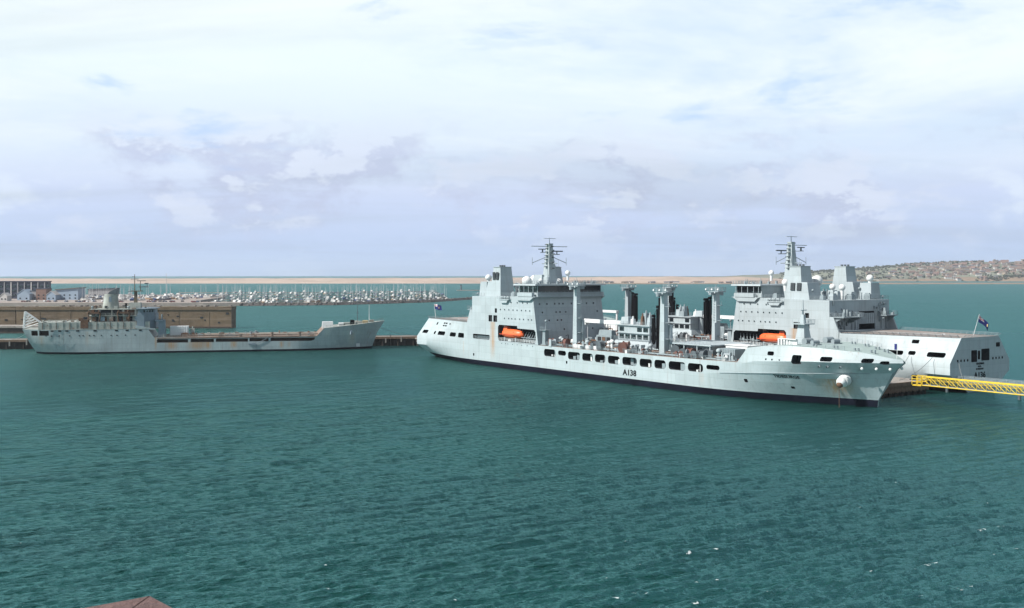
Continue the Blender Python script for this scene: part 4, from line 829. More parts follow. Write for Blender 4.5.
    m = MB(); m.prism([(28.6, 23.5), (32.3, 23.5), (32.5, 26.0), (29.4, 24.5)], -2.2, 2.2); m.build('funnel_cap', [DGREY], fn); MB().box(29.2, 30.2, -2.98, -2.78, 20.4, 22.4).build('funnel_badge', [OLDB], fn); MB().box(27.6, 28.6, -3.12, -2.9, 17.8, 18.8).build('funnel_door', [INNER], fn)
    # mast
    m = MB(); m.box(38.2, 40.0, -1.0, 1.0, 12.6, 24.5, 0, .4); m.box(37.4, 41.6, -2.0, 2.0, 24.5, 24.8); m.tube((38.7, 0, 24.8), (38.7, 0, 31.5), .2, .12, 6); m.tube((40.9, 0, 24.8), (40.9, 0, 29), .18, .12, 6); ms = m.build('mast', [mat('mast_brown', (.16, .13, .09), .8, .3, .8)], root)
    m = MB(); m.box(39.6, 43, -.4, .4, 28.7, 28.95); m.box(37.3, 40.2, -.3, .3, 29.4, 29.6); m.box(40.4, 43.8, -1.2, 1.2, 26.2, 26.5); m.tube((43.5, 0, 26.4), (43.5, 0, 28), .1, .1, 5); m.box(42.6, 44.2, -1.2, -.9, 27.6, 28.0); m.tube((36.4, -2.4, 24.6), (41.8, 2.4, 24.6), .1, .1, 5); m.box(38, 38.6, -2.6, 2.6, 30.4, 30.6); m.build('radar', [DGREY], ms)
    m = MB(); m.box(36.6, 41.4, -2.2, 2.2, 17.5, 20.0, 0, .3); m.build('mast_house', [OLDH], root)
    # bridge block with chamfered front corners
    plan = [(40.6, -9.2), (43.4, -9.2), (47.4, -5.6), (47.4, 5.6), (43.4, 9.2), (40.6, 9.2)]
    m = MB(); m.prism(plan, 9.7, 15.6, axis='z'); pl2 = [(41.0, -8.8), (43.6, -8.8), (47.0, -5.4), (47.0, 5.4), (43.6, 8.8), (41.0, 8.8)]; m.prism(pl2, 15.6, 17.8, axis='z'); m.prism([(40.4, -10.2), (44.2, -10.2), (48.0, -6), (48.0, 6), (44.2, 10.2), (40.4, 10.2)], 17.6, 17.85, axis='z'); bg = m.build('bridge', [OLDB], root)
    m = MB(); m.prism([(40.2, 11.2), (47.8, 9.6), (47.6, 9.4), (40.2, 9.5)], -9.62, -9.1); m.build('wing_bracket', [OLD], bg)
    m = MB(); m.box(48.5, 51.4, -8.0, -4.6, 6.1, 13.2, 0, .25); m.box(47.4, 50.4, -8.6, -3, 12.6, 13.2); m.tube((50, -7.5, 13), (50, -7.5, 15.4), .3, .3, 6); m.build('vent_house', [OLDB], root)
    for k in range(4): MB().box(43.1 + k * .95, 43.7 + k * .95, -9.0 + k * .86, -8.6 + k * .86, 16.3, 17.2).build('window_pane', [GLASS], bg)
    m = MB(); m.rail([(40.6, -10, 17.85), (44, -10, 17.85), (47.9, -6, 17.85)], 1, 1.2, .05); m.build('bridge_rail', [OLDB], bg)
    MB().box(48.4, 110.6, -9.68, -9.56, 5.62, 6.12).build('rubbing_band', [OLDD], root); MB().box(4, 44.6, -9.66, -9.52, 9.62, 9.86).build('rubbing_band', [OLDH], root)
    pq = random.Random(31)
    for k in range(34):
        x, y = pq.uniform(5, 43), pq.uniform(-8.4, 4); zb = 12.6 if x < 22.5 else 17.5; hh = pq.uniform(.3, .8) if x < 22.5 else pq.uniform(.5, 2.0); w = pq.uniform(.3, .6) if x < 22.5 else pq.uniform(.3, .9); q = MB()
        if 25 < x < 34 and abs(y) < 3.6: continue
        if k % 3 == 0: q.tube((x, y, zb), (x, y, zb + hh), w * .6, w * .5, 8); q.ball((x, y, zb + hh), w * .8, 0, 8, 5, .7, -.2)
        else: q.box(x - w, x + w, y - w * .7, y + w * .7, zb, zb + hh * .7, 0, .06)
        q.build('deck_fitting', [pq.choice((RUST, OLDH, OLDD, GREY, INNER, RUST))], root)
    for k in range(7): x = 20.5 + k * 3.2; MB().box(x, x + 1.5, -8.35, -8.15, 13.0, 14.6).build('canvas_dodger', [(INNER, RUST, OLDB, OLDD)[k % 4]], root)
    # stern gantry: white lattice triangle
    m = MB()
    for y in (-1.0, 1.0):
        A, B_, C = (-3.1, y, 10.0), (-2.6, y, 16.6), (3.2, y, 12.2); m.tube(A, B_, .22, .22, 6); m.tube(B_, C, .22, .22, 6); m.tube(A, C, .18, .18, 6)
        for k in range(1, 6):
            t = k / 6; p = Vector(B_).lerp(Vector(A), t); q = Vector(B_).lerp(Vector(C), t); m.tube(p, q, .12, .12, 5)
            if k < 5: m.tube(q, Vector(B_).lerp(Vector(A), t + 1 / 6), .12, .12, 5)
    for t in (0, .5, 1): p = Vector((-2.6, 0, 16.6)).lerp(Vector((3.2, 0, 12.2)), t); m.tube((p.x, -1.0, p.z), (p.x, 1.0, p.z), .16, .16, 6)
    m.build('stern_gantry', [WHITE], root)
    # tank deck
    m = MB(); m.box(52.8, 60.0, -4.4, -1.4, 6.1, 10.4); [m.box(53 + k * .9, 53.2 + k * .9, -4.5, -4.38, 6.2, 10.3) for k in range(8)]; m.build('white_container', [WHITE], root)
    m = MB(); m.box(60.6, 62.4, -3.6, -1.8, 6.1, 9.4, 0, .1); m.tube((61.5, -2.7, 9.3), (61.5, -2.7, 10.2), .3, .3, 6); m.build('deck_house', [OLDH], root)
    pr = random.Random(9)
    for k in range(6): m = MB(); y = -6.6 + k * 2.6; m.tube((50, y, 6.6), (112, y, 6.7), .2, .2, 6); m.build('cargo_pipe', [(RUST, OLDD, OLDH)[k % 3]], root)
    for k in range(42):
        x, y = pr.uniform(50, 112), pr.uniform(-8.6, 8.0); m = MB(); a, c, hh = pr.uniform(.5, 1.8), pr.uniform(.4, 1.2), pr.uniform(.4, 1.5)
        if k % 2: m.box(x - a, x + a, y - c, y + c, 6.0, 6.1 + hh, 0, .1); m.box(x - a * .6, x + a * .6, y - c * .6, y + c * .6, 6.1 + hh, 6.3 + hh)
        else: m.tube((x, y, 6), (x, y, 6.3 + hh), c * .7, c * .6, 8); m.tube((x, y, 6.25 + hh), (x, y, 6.4 + hh), c * .85, c * .85, 8)
        m.build('deck_fitting', [pr.choice((RUST, OLDD, OLDH, OLDD, GREY))], root)
    m = MB(); m.rail([(48, -9.3, 6.25), (111, -9.3, 6.05)], 1, 2, .05); m.rail([(115, -9.2, 9.3), (126, -7.6, 10.3), (134, -4.4, 11.1), (139.5, -.5, 11.7)], 1, 1.6, .05); m.build('edge_rail', [OLDH], root)
    m = MB(); m.path([(86.6, -9.75, 1.0), (87.2, -9.8, 3.2), (90.6, -9.8, 5.0), (91.4, -9.8, 6.1)], .09, 5); m.prism([(83.5, 3.2), (86.4, 3.5), (87.2, 2.9), (85.4, 2.6)], -10.0, -9.65); m.build('boarding_ladder', [OLDB], root)
    # forecastle
    m = MB(); m.box(113.6, 118.2, -5.5, -1.5, 8.8, 11.6, 0, .15); m.build('forecastle_locker', [WHITE], root)
    for x, y, a, hh, mt in ((121.5, -3, 1.2, 1.2, WHITE), (124, -2, 1.4, 1.0, OLDH), (126.2, -3.0, 1.0, 1.9, BLACK), (129, -1.5, 1.5, 1.0, OLDH), (131.8, -1.6, 1.3, .9, BUFF), (134.5, 0, 1.2, .8, OLDH), (127.6, 2, 1.6, 1.2, OLDH)):
        zz = float(np.interp(x, (114.2, 125, 140.2), (9.2, 10.2, 11.7))); m = MB(); m.box(x - a, x + a, y - a * .8, y + a * .8, zz - .3, zz + hh, 0, .25); m.tube((x - a * .9, y - .6, zz + hh * .7), (x + a * .9, y - .6, zz + hh * .7), .45, .45, 8); m.build('windlass', [mt], root)
    m = MB(); m.tube((128.6, 0, 10), (128.6, 0, 19.5), .16, .08, 6); m.box(128.2, 129, -.8, .8, 15, 15.2); m.build('foremast', [DGREY], root); MB().tube((133.6, 0, 10.6), (133.6, 0, 18.6), .14, .08, 6).build('jackstaff', [WHITE], root)
    m = MB(); m.box(124.8, 125.9, -8.35, -8.1, 6.6, 8.2); m.tube((125.3, -8.2, 6.4), (125.3, -8.2, 7.6), .5, .3, 8); m.build('anchor', [OLDB], h)
    for x, y in ((129.0, 3.35), (128.2, 3.55)): MB().box(x - .3, x + .3, -y - .12, -y + .12, .9, 2.3).build('draught_mark', [WHITE], h)
old_tanker()

# ------------------------------------------------------------------ piers
def pile_pier(name, label, ox, oy, ang, length, width, deck, spacing, faced=False, end_planks=False):
    o = empty(name, (ox, oy, 0), ang); tag(o, label, 'pier')
    MB().box(0, length, 0, width, deck - .55, deck).build('deck', [CONC], o)
    MB().box(-.1, length + .1, -.22, -.02, deck - .9, deck + .12).build('fender_beam', [BROWNW], o); MB().box(-.1, length + .1, width + .02, width + .22, deck - .9, deck + .12).build('fender_beam', [BROWNW], o)
    MB().box(.2, length - .2, 1.4, width - 1.4, -2.5, deck - .57).build('core', [TIMBER], o)  # added dark backing behind the piles, its colour stands in for shade under the deck
    pm = MB(); pm.tube((0, 0, -2.5), (0, 0, deck - .5), .34, .30, 8); PM = pm.mesh('pile', [TIMBER]); xm = MB(); xm.tube((0, 0, .5), (spacing, 0, deck - .9), .13, .13, 5); XM = xm.mesh('brace', [TIMBER])
    bm_ = MB(); bm_.box(-.28, .28, -.16, .16, 0, 1.9); BMm = bm_.mesh('fender', [CONC])
    n = int(length / spacing)
    for k in range(n + 1):
        for y in ((.35, width - .35) if not faced else (.35,)):
            inst(PM, 'pile', o, (k * spacing, y, 0))
        if k < n: inst(XM, 'brace', o, (k * spacing, .5, 0)); 
        if k % 2 == 0: inst(BMm, 'fender', o, (k * spacing + spacing * .4, -.36, deck - 2.7 + .5 * ((k * .37) % 1)), (0, 0, 0), (1, 1, .6 + .6 * ((k * .61) % 1)))
        if k % 4 == 1:
            b_ = MB(); b_.tube((k * spacing, 1.0, deck), (k * spacing, 1.0, deck + .6), .25, .2, 8); b_.tube((k * spacing, 1.0, deck + .55), (k * spacing, 1.0, deck + .75), .36, .36, 8); b_.build('bollard', [DGREY], o)
    return o
pile_pier('timber_pier', 'dark timber pile pier running behind the rusty laid-up tanker', -232, 437.0, math.atan2(.137, 1), 214, 7.0, 4.0, 3.4)
# pier between the two tankers: solid, timber faced
def berth_pier():
    fx, fy, nx, ny = .5757, -.8176, .8176, .5757
    ox, oy = -24.55 + nx * 36.2, 408.8 + ny * 36.2   # far long edge abreast the near ship's stern
    o = empty('berth_pier', (ox, oy, 0), HEAD); tag(o, 'brown timber-faced pier between the two naval tankers', 'pier')
    W_ = 20.0; X0, X1 = -62, 184
    MB().box(X0, X1, -W_, 0, 2.9, 3.5).build('deck', [CONC], o)
    MB().box(X0 + .6, X1 - 1.2, -W_ + 1.2, -1.2, -3, 2.88).build('core', [TIMBER], o)
    pk = MB().box(0, .18, 0, .52, -.35, 3.1).mesh('plank', [BROWNW])
    for k in range(34): inst(pk, 'plank', o, (X1 - .35 + .1 * ((k * .37) % 1), -W_ + .3 + k * .58, 1.1 + .4 * ((k * .61) % 1)), (0, 0, 0), (1, 1, .55))
    MB().box(X1 - .2, X1 + .25, -W_, 0, 2.7, 3.62).build('fender_beam', [BROWNW], o)
    pl = MB().tube((0, 0, -3), (0, 0, 2.9), .4, .36, 8).mesh('pile', [TIMBER])
    for k in range(8): inst(pl, 'pile', o, (X1 - .75, -W_ + 1 + k * 2.57, 0))
    for k in range(62): inst(pl, 'pile', o, (X0 + 1 + k * 4, -W_ + .5, 0))
    for x, y in ((X1 - 3, -18.2), (X1 - 3, -2.2), (X1 - 20, -18.4), (X1 - 40, -18.4)):
        m = MB(); m.tube((x, y, 3.5), (x, y, 4.5), .5, .4, 10); m.tube((x, y, 4.4), (x, y, 4.75), .75, .75, 10); m.box(x - .9, x + .9, y - .9, y + .9, 3.5, 3.7); m.build('bollard', [BLACK], o)
    for k in range(4): m = MB(); m.tube((X1 - 4.5 - k * 1.2, -15 + k * 1.4, 3.9), (X1 - 4.5 - k * 1.2, -14.2 + k * 1.4, 3.9), .55, .55, 12); m.build('tyre_fender', [BLACK], o)
    return ox, oy
berth_pier()
def truss_walkway():
    o = empty('truss_gangway', (103.9, 264.8, 0), HEAD); tag(o, 'yellow steel truss gangway leading off the pier end to the right', 'gangway')
    L_, w, zb, zt, n = 64.0, 1.0, 3.75, 5.85, 26
    st = L_ / n
    for y in (-w, w):
        MB().tube((0, y, zb), (L_, y, zb), .13, .13, 8).build('bottom_chord', [YELLOW], o); MB().tube((0, y, zt), (L_, y, zt), .14, .14, 8).build('top_chord', [YELLOW], o)
        MB().tube((0, y, zt - .75), (L_, y, zt - .75), .035, .035, 6).build('mid_rail', [YELLOW], o)
    post = MB().tube((0, 0, zb), (0, 0, zt), .055, .055, 6).mesh('post', [YELLOW]); dg_ = MB().tube((0, 0, zt), (st, 0, zb), .085, .085, 6).mesh('diagonal', [YELLOW]); xb = MB().tube((0, -w, zb), (0, w, zb), .1, .1, 6).mesh('cross_beam', [YELLOW]); pl = MB().box(.04, st - .04, -w + .12, w - .12, zb + .05, zb + .14).mesh('grating', [GREY])
    for k in range(n + 1):
        for y in (-w, w):
            inst(post, 'post', o, (k * st, y, 0))
            if k < n: inst(dg_, 'diagonal', o, (k * st, y, 0))
        inst(xb, 'cross_beam', o, (k * st, 0, 0))
        if k < n: inst(pl, 'grating', o, (k * st, 0, 0))
    m = MB(); m.box(-2.6, -.1, -1.1, 1.1, 3.5, 3.75)
    m.build('landing_step', [YELLOW], o)
    m = MB(); m.rail([(-2.6, -1.2, 3.75), (0, -1.2, 3.75)], 2.2, .9, .10, 6); m.rail([(-2.6, 1.2, 3.75), (0, 1.2, 3.75)], 2.2, .9, .10, 6); m.build('landing_rail', [YELLOW], o)
    MB().box(60.0, 66.5, -2.6, 2.6, -3, 3.6).build('end_dolphin', [CONC], o)
    g = empty('grey_walkway', (115.4, 283.0, 0), HEAD); tag(g, 'low grey walkway on piles beyond the yellow gangway', 'walkway')
    MB().box(0, 62, -1.1, 1.1, 3.3, 3.6).build('deck', [GREY], g)
    for y in (-1.1, 1.1): MB().rail([(0, y, 3.6), (62, y, 3.6)], 1.1, 2.0, .06, 5).build('handrail', [GREY], g)
    pq = MB().tube((0, 0, -3), (0, 0, 3.3), .4, .4, 8).mesh('pile', [DGREY])
    for x in (2, 22, 42, 60): inst(pq, 'pile', g, (x, 0, 0))
truss_walkway()
# mooring lines
ROPE = mat('mooring_rope', (.20, .22, .22), .9)
def rope(a, b, label, sag=1.0):
    A, B_ = Vector(a), Vector(b); pts = []
    for k in range(13):
        t = k / 12; p = A.lerp(B_, t); p.z -= sag * 4 * t * (1 - t); pts.append(p - A)
    o = MB().path([tuple(p) for p in pts], .07, 5).build('mooring_rope', [ROPE], None, A); tag(o, label, 'rope', 'mooring lines')
def ship_pt(s_, x, y, z): return s_.matrix_basis @ Vector((x, y, z))
rope(ship_pt(far, 5, 14.3, 9.6), (100.5, 272.5, 4.2), 'mooring line from the stern of tanker A136 down to the pier end')
rope(ship_pt(far, 12, 14.3, 9.8), (99.5, 276, 4.2), 'mooring line slanting from the side of tanker A136 to the pier', .6)
rope(ship_pt(far, 1, 9.0, 9.0), (113.0, 262, 4.6), 'mooring line from the dark transom of tanker A136 to the gangway')
rope((-193.5, 420.5, 8.6), (-214.5, 441, 4.3), 'mooring line from the stern of the laid-up tanker to the timber pier', 1.5)
rope((-58.6, 449.3, 9.6), (-37, 464.5, 4.3), 'mooring line from the bow of the laid-up tanker to the timber pier', 1.5)

# ------------------------------------------------------------------ concrete caissons and the low quay in front of them
CAIS = mat('stained_caisson_concrete', (.150, .105, .065), .95, .4, .09, streak=.95, streak_col=(.055, .035, .024), bump=.4, bscale=.5, patches=((.235, .17, .12), .10, .50, (.5, 1, 4.5)))
def caisson(x0, x1, label):
    o = empty('concrete_caisson', ((x0 + x1) / 2, 607, 0)); tag(o, label, 'caisson', 'old concrete caissons')
    L_ = (x1 - x0) / 2
    MB().box(-L_, L_, 0, 10, -3, 10.6).build('wall', [CAIS], o)
    MB().box(-L_ - .15, L_ + .15, -.4, 10.4, 10.6, 12.5).build('parapet', [CAIS], o)
    MB().box(-L_ + .8, L_ - .8, -1.1, -.02, -1, 1.0).build('toe', [TIMBER], o)
    for k in range(3): MB().box(-L_ + 13.5 + k * 17.6, -L_ + 13.9 + k * 17.6, -.14, -.01, .9, 10.6).build('rib', [CAIS], o)
    pr = random.Random(int(x1)); pm = MB().box(-.5, .5, -.12, .1, -.5, .5).mesh('port_hole', [INNER])
    for k in range(9): inst(pm, 'port_hole', o, (pr.uniform(-L_ + 2, L_ - 2), -.05, pr.uniform(3, 9.5)), (0, 0, 0), (pr.uniform(.5, 1.6), 1, pr.uniform(.4, 1.1)))
    for k in range(14):
        a = MB(); x = pr.uniform(-L_ + 1, L_ - 1); a.box(x, x + pr.uniform(1, 4), pr.uniform(.4, 5), pr.uniform(6, 9.5), 12.5, 12.5 + pr.uniform(.2, .9)); a.build('capping_block', [CONC], o)
caisson(-224.0, -162.2, 'brown stained concrete caisson, its right end standing clear in the harbour'); caisson(-286.6, -224.5, 'brown stained concrete caisson behind the funnel of the laid-up tanker'); caisson(-349, -287.1, 'brown stained concrete caisson at the left edge of the picture')
qy = empty('low_quay', (-300, 556, 0)); tag(qy, 'low concrete quay at the left edge in front of the caissons', 'quay')
MB().box(-90, 52, 0, 14, 2.9, 3.9).build('deck', [CONC], qy); MB().box(-89, 51, .8, 13.2, -2, 2.88).build('wall', [TIMBER], qy)

# ------------------------------------------------------------------ marina ground, breakwater, buildings
LAND = mat('hardstanding', (.33, .28, .25), .95, .25, .02, patches=((.22, .2, .18), .03, .5)); ROCK = mat('breakwater_rock', (.085, .08, .075), .95, .45, .25, bump=.5)
m = MB(); pl = [(-1500, 1030), (-300, 1020), (-262, 1026), (-262, 1040), (-318, 1062), (-330, 1100), (-350, 1280), (-400, 1400), (-1500, 1500)]
m.prism(pl, -2, 3.0, axis='z'); tag(m.build('marina_ground', [LAND]), 'pale hardstanding beside the marina', kind='structure')
def breakwater():
    o = empty('rock_breakwater', (-262, 1022, 0)); tag(o, 'long low dark rock breakwater in front of the moored yachts', 'breakwater')
    pts = [Vector((-262, 1024)), Vector((-175, 1050)), Vector((-90, 1150)), Vector((-45, 1290)), Vector((-22, 1480)), Vector((-10, 1560))]
    line = []
    for a, b_ in zip(pts[:-1], pts[1:]):
        n = int((b_ - a).length / 4)
        line += [a.lerp(b_, k / n) for k in range(n)]
    core = MB()
    for a, b_ in zip(line[:-1], line[1:]):
        d_ = (b_ - a).normalized(); nn = Vector((-d_.y, d_.x)); V = []
        for p in (a, b_):
            for off, zz in ((-6, -1.5), (-2, 1.7), (2, 1.7), (6, -1.5)): V.append((p.x + nn.x * off + 262, p.y + nn.y * off - 1022, zz))
        core.add(V, [(0, 4, 5, 1), (1, 5, 6, 2), (2, 6, 7, 3)])
    core.build('core', [ROCK], o)
    pr = random.Random(3); rk = MB().ball((0, 0, 0), 1.0, 0, 7, 4, .8).mesh('rock', [ROCK])
    for p in rk.polygons: p.use_smooth = False
    for k in range(280):
        p = line[int(pr.random() ** 1.25 * (len(line) - 1))]; d_ = pr.uniform(-5, 1.5); s_ = pr.uniform(.9, 2.0)
        inst(rk, 'rock', o, (p.x + 262 + pr.uniform(-2, 2), p.y - 1022 + d_, 1.6 - abs(d_) * .45 + .2), (pr.uniform(0, 3), pr.uniform(0, 3), pr.uniform(0, 3)), (s_ * 1.3, s_, s_))
    cap = MB()
    for a, b_ in zip(line[:-1], line[1:]): cap.tube((a.x + 262, a.y - 1022, 1.9), (b_.x + 262, b_.y - 1022, 1.9), 1.1, 1.1, 4)
    cap.build('capping_path', [CONC], o)
breakwater()
def px_at(px, depth): return (px - 512) / FPX * depth
HOUSEM = [mat('house_render_white', (.62, .60, .57), .8, .08, .1), mat('house_brick', (.30, .21, .17), .85, .15, .1), mat('house_cream', (.50, .42, .33), .8, .1, .1), mat('house_grey', (.34, .34, .35), .8, .1, .1)]
ROOFM = [mat('roof_red_tile', (.24, .15, .12), .85, .2, .1), mat('roof_slate', (.12, .12, .135), .8, .2, .1), mat('roof_brown', (.20, .16, .13), .85, .2, .1)]
CLAD = mat('dark_blue_cladding', (.035, .045, .08), .6, .15, .1); CLADP = mat('pale_blue_cladding', (.33, .42, .52), .6, .12, .1)
def long_block():
    d = 1185.0; o = empty('long_building', (px_at(-10, d), d, 3.0)); tag(o, 'long dark flat-roofed building with pale uprights behind the marina', 'building')
    w = px_at(47.5, d) - px_at(-10, d); L0 = -w * 1.8
    MB().box(L0, w, 0, 9, 0, 19.0).build('wall', [CLAD], o); MB().box(L0 - 1, w + .6, -1, 9.6, 19.0, 20.0).build('roof', [CLAD], o)
    for k in range(24): MB().box(L0 + 4 + k * (w - L0) / 24, L0 + 5.0 + k * (w - L0) / 24, -.7, -.01, 0, 19.0).build('column', [HOUSEM[3] if k % 3 else HOUSEM[0]], o)
    wm = MB().box(-1.9, 1.9, -.2, .1, -1.2, 1.2).mesh('window', [GLASS])
    for r_ in range(3):
        for k in range(24): inst(wm, 'window', o, (L0 + 8 + k * (w - L0) / 24, -.15, 4 + r_ * 5))
long_block()
def shed(px0, px1, d, h, depth, walls, roofm, label, kind):
    x0, x1 = px_at(px0, d), px_at(px1, d); o = empty('marina_building', (x0, d, 3.0)); tag(o, label, 'building'); w = x1 - x0
    if kind == 'gable':
        MB().prism([(0, 0), (w, 0), (w, h * .62), (w / 2, h), (0, h * .62)], 0, depth).build('wall', [walls], o)
        m = MB(); 
        for a, b_ in (((-.4, h * .58), (w / 2, h + .15)), ((w + .4, h * .58), (w / 2, h + .15))): m.add([(a[0], -.4, a[1]), (b_[0], -.4, b_[1]), (b_[0], depth + .4, b_[1]), (a[0], depth + .4, a[1]), (a[0], -.4, a[1] + .4), (b_[0], -.4, b_[1] + .4), (b_[0], depth + .4, b_[1] + .4), (a[0], depth + .4, a[1] + .4)], [(0, 1, 2, 3), (4, 5, 6, 7), (0, 1, 5, 4), (3, 2, 6, 7), (0, 3, 7, 4)])
        m.build('roof', [roofm], o)
    elif kind == 'mono':
        MB().prism([(0, 0), (w, 0), (w, h), (0, h * .86)], 0, depth).build('wall', [walls], o); MB().prism([(-1, h * .85), (w + 1.2, h * 1.005), (w + 1.2, h * 1.06), (-1, h * .91)], -1, depth + 1).build('roof', [roofm], o)
    else:
        MB().box(0, w, 0, depth, 0, h).build('wall', [walls], o); MB().box(-.3, w + .3, -.3, depth + .3, h, h + .5).build('roof', [roofm], o)
    n = max(2, int(w / 5)); wm = MB().box(-.75, .75, -.12, .05, -.65, .65).mesh('window', [GLASS])
    for k in range(n):
        for r_ in range(max(1, int(h * .6 / 3.4))): inst(wm, 'window', o, (w * (k + .5) / n, -.06, 2.0 + r_ * 3.3))
shed(17, 29.5, 1120, 11.0, 14, CLADP, CLADP, 'pale blue gabled building in front of the long dark block', 'gable')
shed(36, 46, 1125, 12.0, 14, ROOFM[0], CLAD, 'dark red flat-roofed building beside the pale blue gables', 'flat')
shed(30, 36, 1128, 9.5, 10, HOUSEM[3], CLAD, 'narrow grey building between blue gable and red block', 'flat')
shed(46.5, 55.5, 1118, 9.5, 14, CLADP, HOUSEM[0], 'white-roofed blue gable to the right of the red block', 'gable')
shed(56, 78, 1130, 12.6, 18, CLADP, ROOFM[2], 'pale blue building with a brown sloping roof by the boat yard', 'mono')
shed(88, 116, 1300, 10, 12, HOUSEM[3], CLAD, 'grey boat shed with a sloping roof behind the old funnel', 'mono')
shed(0, 7, 1090, 8, 10, HOUSEM[0], HOUSEM[0], 'small white shed at the left edge of the picture', 'gable')

# ------------------------------------------------------------------ boats
BHULL = {'white': mat('boat_white', (.60, .60, .58), .35, .05, .3), 'grey': mat('boat_grey', (.30, .31, .33), .5, .1, .3), 'navy': mat('boat_navy', (.02, .03, .09), .35, .1, .3), 'cover': mat('boat_cover_blue', (.05, .09, .22), .8, .15, .3), 'tan': mat('boat_tan', (.42, .28, .18), .7, .15, .3), 'mast': mat('mast_alloy', (.62, .62, .62), .4, .05, .3)}
def hull_mesh(name, L_, B_, H_, mt):
    mb = MB(); n = 9; rg_ = []
    for k in range(n):
        u = k / (n - 1); w = B_ / 2 * (1 - max(0, (u - .45) / .55) ** 2.2) * (.82 + .18 * min(1, u / .3)) + .03; x = -L_ / 2 + u * L_
        rg_.append([(x, w, H_ * (1 + .3 * u * u)), (x - .25 * u, w * .7, -.15), (x - .25 * u, -w * .7, -.15), (x, -w, H_ * (1 + .3 * u * u))])
    mb.add([p for r_ in rg_ for p in r_], [(i * 4 + j, i * 4 + (j + 1) % 4, (i + 1) * 4 + (j + 1) % 4, (i + 1) * 4 + j) for i in range(n - 1) for j in range(4)] + [(0, 1, 2, 3), tuple((n - 1) * 4 + j for j in (3, 2, 1, 0))], 0)
    return mb.mesh(name, [mt])
YH = {k: hull_mesh('hull', 10.5, 3.4, 1.25, BHULL[k]) for k in ('white', 'navy', 'grey', 'tan')}; MH = {k: hull_mesh('hull', 11.5, 3.9, 1.6, BHULL[k]) for k in ('white', 'tan', 'grey', 'cover')}
YC = MB().box(-2.4, 2.0, -1.1, 1.1, 1.1, 1.85, 0, .25, .5).mesh('cabin', [BHULL['white']])
YM = MB().tube((.4, 0, 1.2), (.4, 0, 16.0), .19, .15, 6).tube((.3, 0, 2.6), (-3.9, 0, 2.7), .1, .1, 5).tube((.4, -1.5, 9.5), (.4, 1.5, 9.5), .05, .05, 4).mesh('mast', [BHULL['mast']])
YS = {k: MB().tube((.1, 0, 2.85), (-3.8, 0, 2.85), .28, .2, 7).mesh('furled_sail', [BHULL[k]]) for k in ('white', 'cover')}
MC = MB().box(-3.2, 2.6, -1.6, 1.6, 1.5, 2.9, 0, .25, .9).box(-2.6, .8, -1.4, 1.4, 2.9, 3.9, 0, .2, .5).mesh('cabin', [BHULL['white']])
MC2 = MB().box(-3.4, 1.6, -1.6, 1.6, 1.5, 2.6, 0, .25, .9).mesh('cabin', [BHULL['cover']])
MW = MB().box(-2.7, 1.6, -1.52, -1.40, 2.05, 2.5).box(-2.7, 1.6, 1.40, 1.52, 2.05, 2.5).mesh('window_band', [GLASS])
def yacht(x, y, rz, k, ashore=0.0, sc=1.0, label=None, grp=None):
    o = empty('yacht', (x, y, ashore), rz); o.scale = (sc,) * 3
    tag(o, label or 'sailing yacht with bare mast moored among many in the marina', 'yacht', grp or 'sailing yachts in the marina')
    inst(YH[('white', 'grey', 'white', 'navy', 'white', 'tan', 'grey', 'white', 'navy')[k % 9]], 'hull', o); inst(YC, 'cabin', o); inst(YM, 'mast', o); inst(YS['cover' if k % 3 == 0 else 'white'], 'furled_sail', o)
def cruiser(x, y, rz, k, ashore=0.0, sc=1.0, label=None, grp=None):
    o = empty('motor_cruiser', (x, y, ashore), rz); o.scale = (sc,) * 3
    tag(o, label or 'motor cruiser berthed among the yachts of the marina', 'boat', grp or 'motor cruisers in the marina')
    inst(MH[('white', 'grey', 'white', 'tan', 'white', 'cover', 'white')[k % 7]], 'hull', o); inst(MC if k % 4 else MC2, 'cabin', o); inst(MW, 'window_band', o)
def edge_depth(px): return float(np.interp(px, (230, 330, 430, 480, 497), (1032, 1062, 1165, 1330, 1560)))
pr = random.Random(21); cnt = 0; PONT = mat('pontoon_timber', (.30, .27, .24), .9, .2, .1)
rows = []
for r_ in range(8):
    off = 34 + r_ * (30 + 8 * r_)
    lo, hi = (178 if r_ > 0 else 205), 450 - r_ * 2
    px = lo
    while px < hi:
        d = max(edge_depth(px), 1100 - .4 * px) + off; x = px_at(px, d)
        if pr.random() < .84 and x > -342 - (d - 1250) * .3:
            rz = R(90) + pr.uniform(-.12, .12) + (math.pi if pr.random() < .5 else 0) - .1
            yn = pr.random() < .72; row = ('first', 'second', 'third', 'fourth', 'fifth', 'sixth', 'seventh', 'last')[r_]
            cname = (('white', 'grey', 'white', 'navy', 'white', 'tan', 'grey', 'white', 'navy')[cnt % 9] if yn else ('white', 'grey', 'white', 'tan', 'white', 'blue', 'white')[cnt % 7])
            lab = ('%s sailing yacht in the %s row of berths behind the breakwater' if yn else '%s motor cruiser in the %s row of berths behind the breakwater') % (cname, row)
            (yacht if yn else cruiser)(x, d + pr.uniform(-14, 14) * (1 + .12 * r_), rz, cnt, 0, pr.uniform(.62, 1.12), lab, '%s %s of the %s marina row' % (cname, 'yachts' if yn else 'cruisers', row)); cnt += 1
        px += pr.uniform(3.4, 6.4) * 1050 / d * 1.25
    rows.append((lo, hi, off))
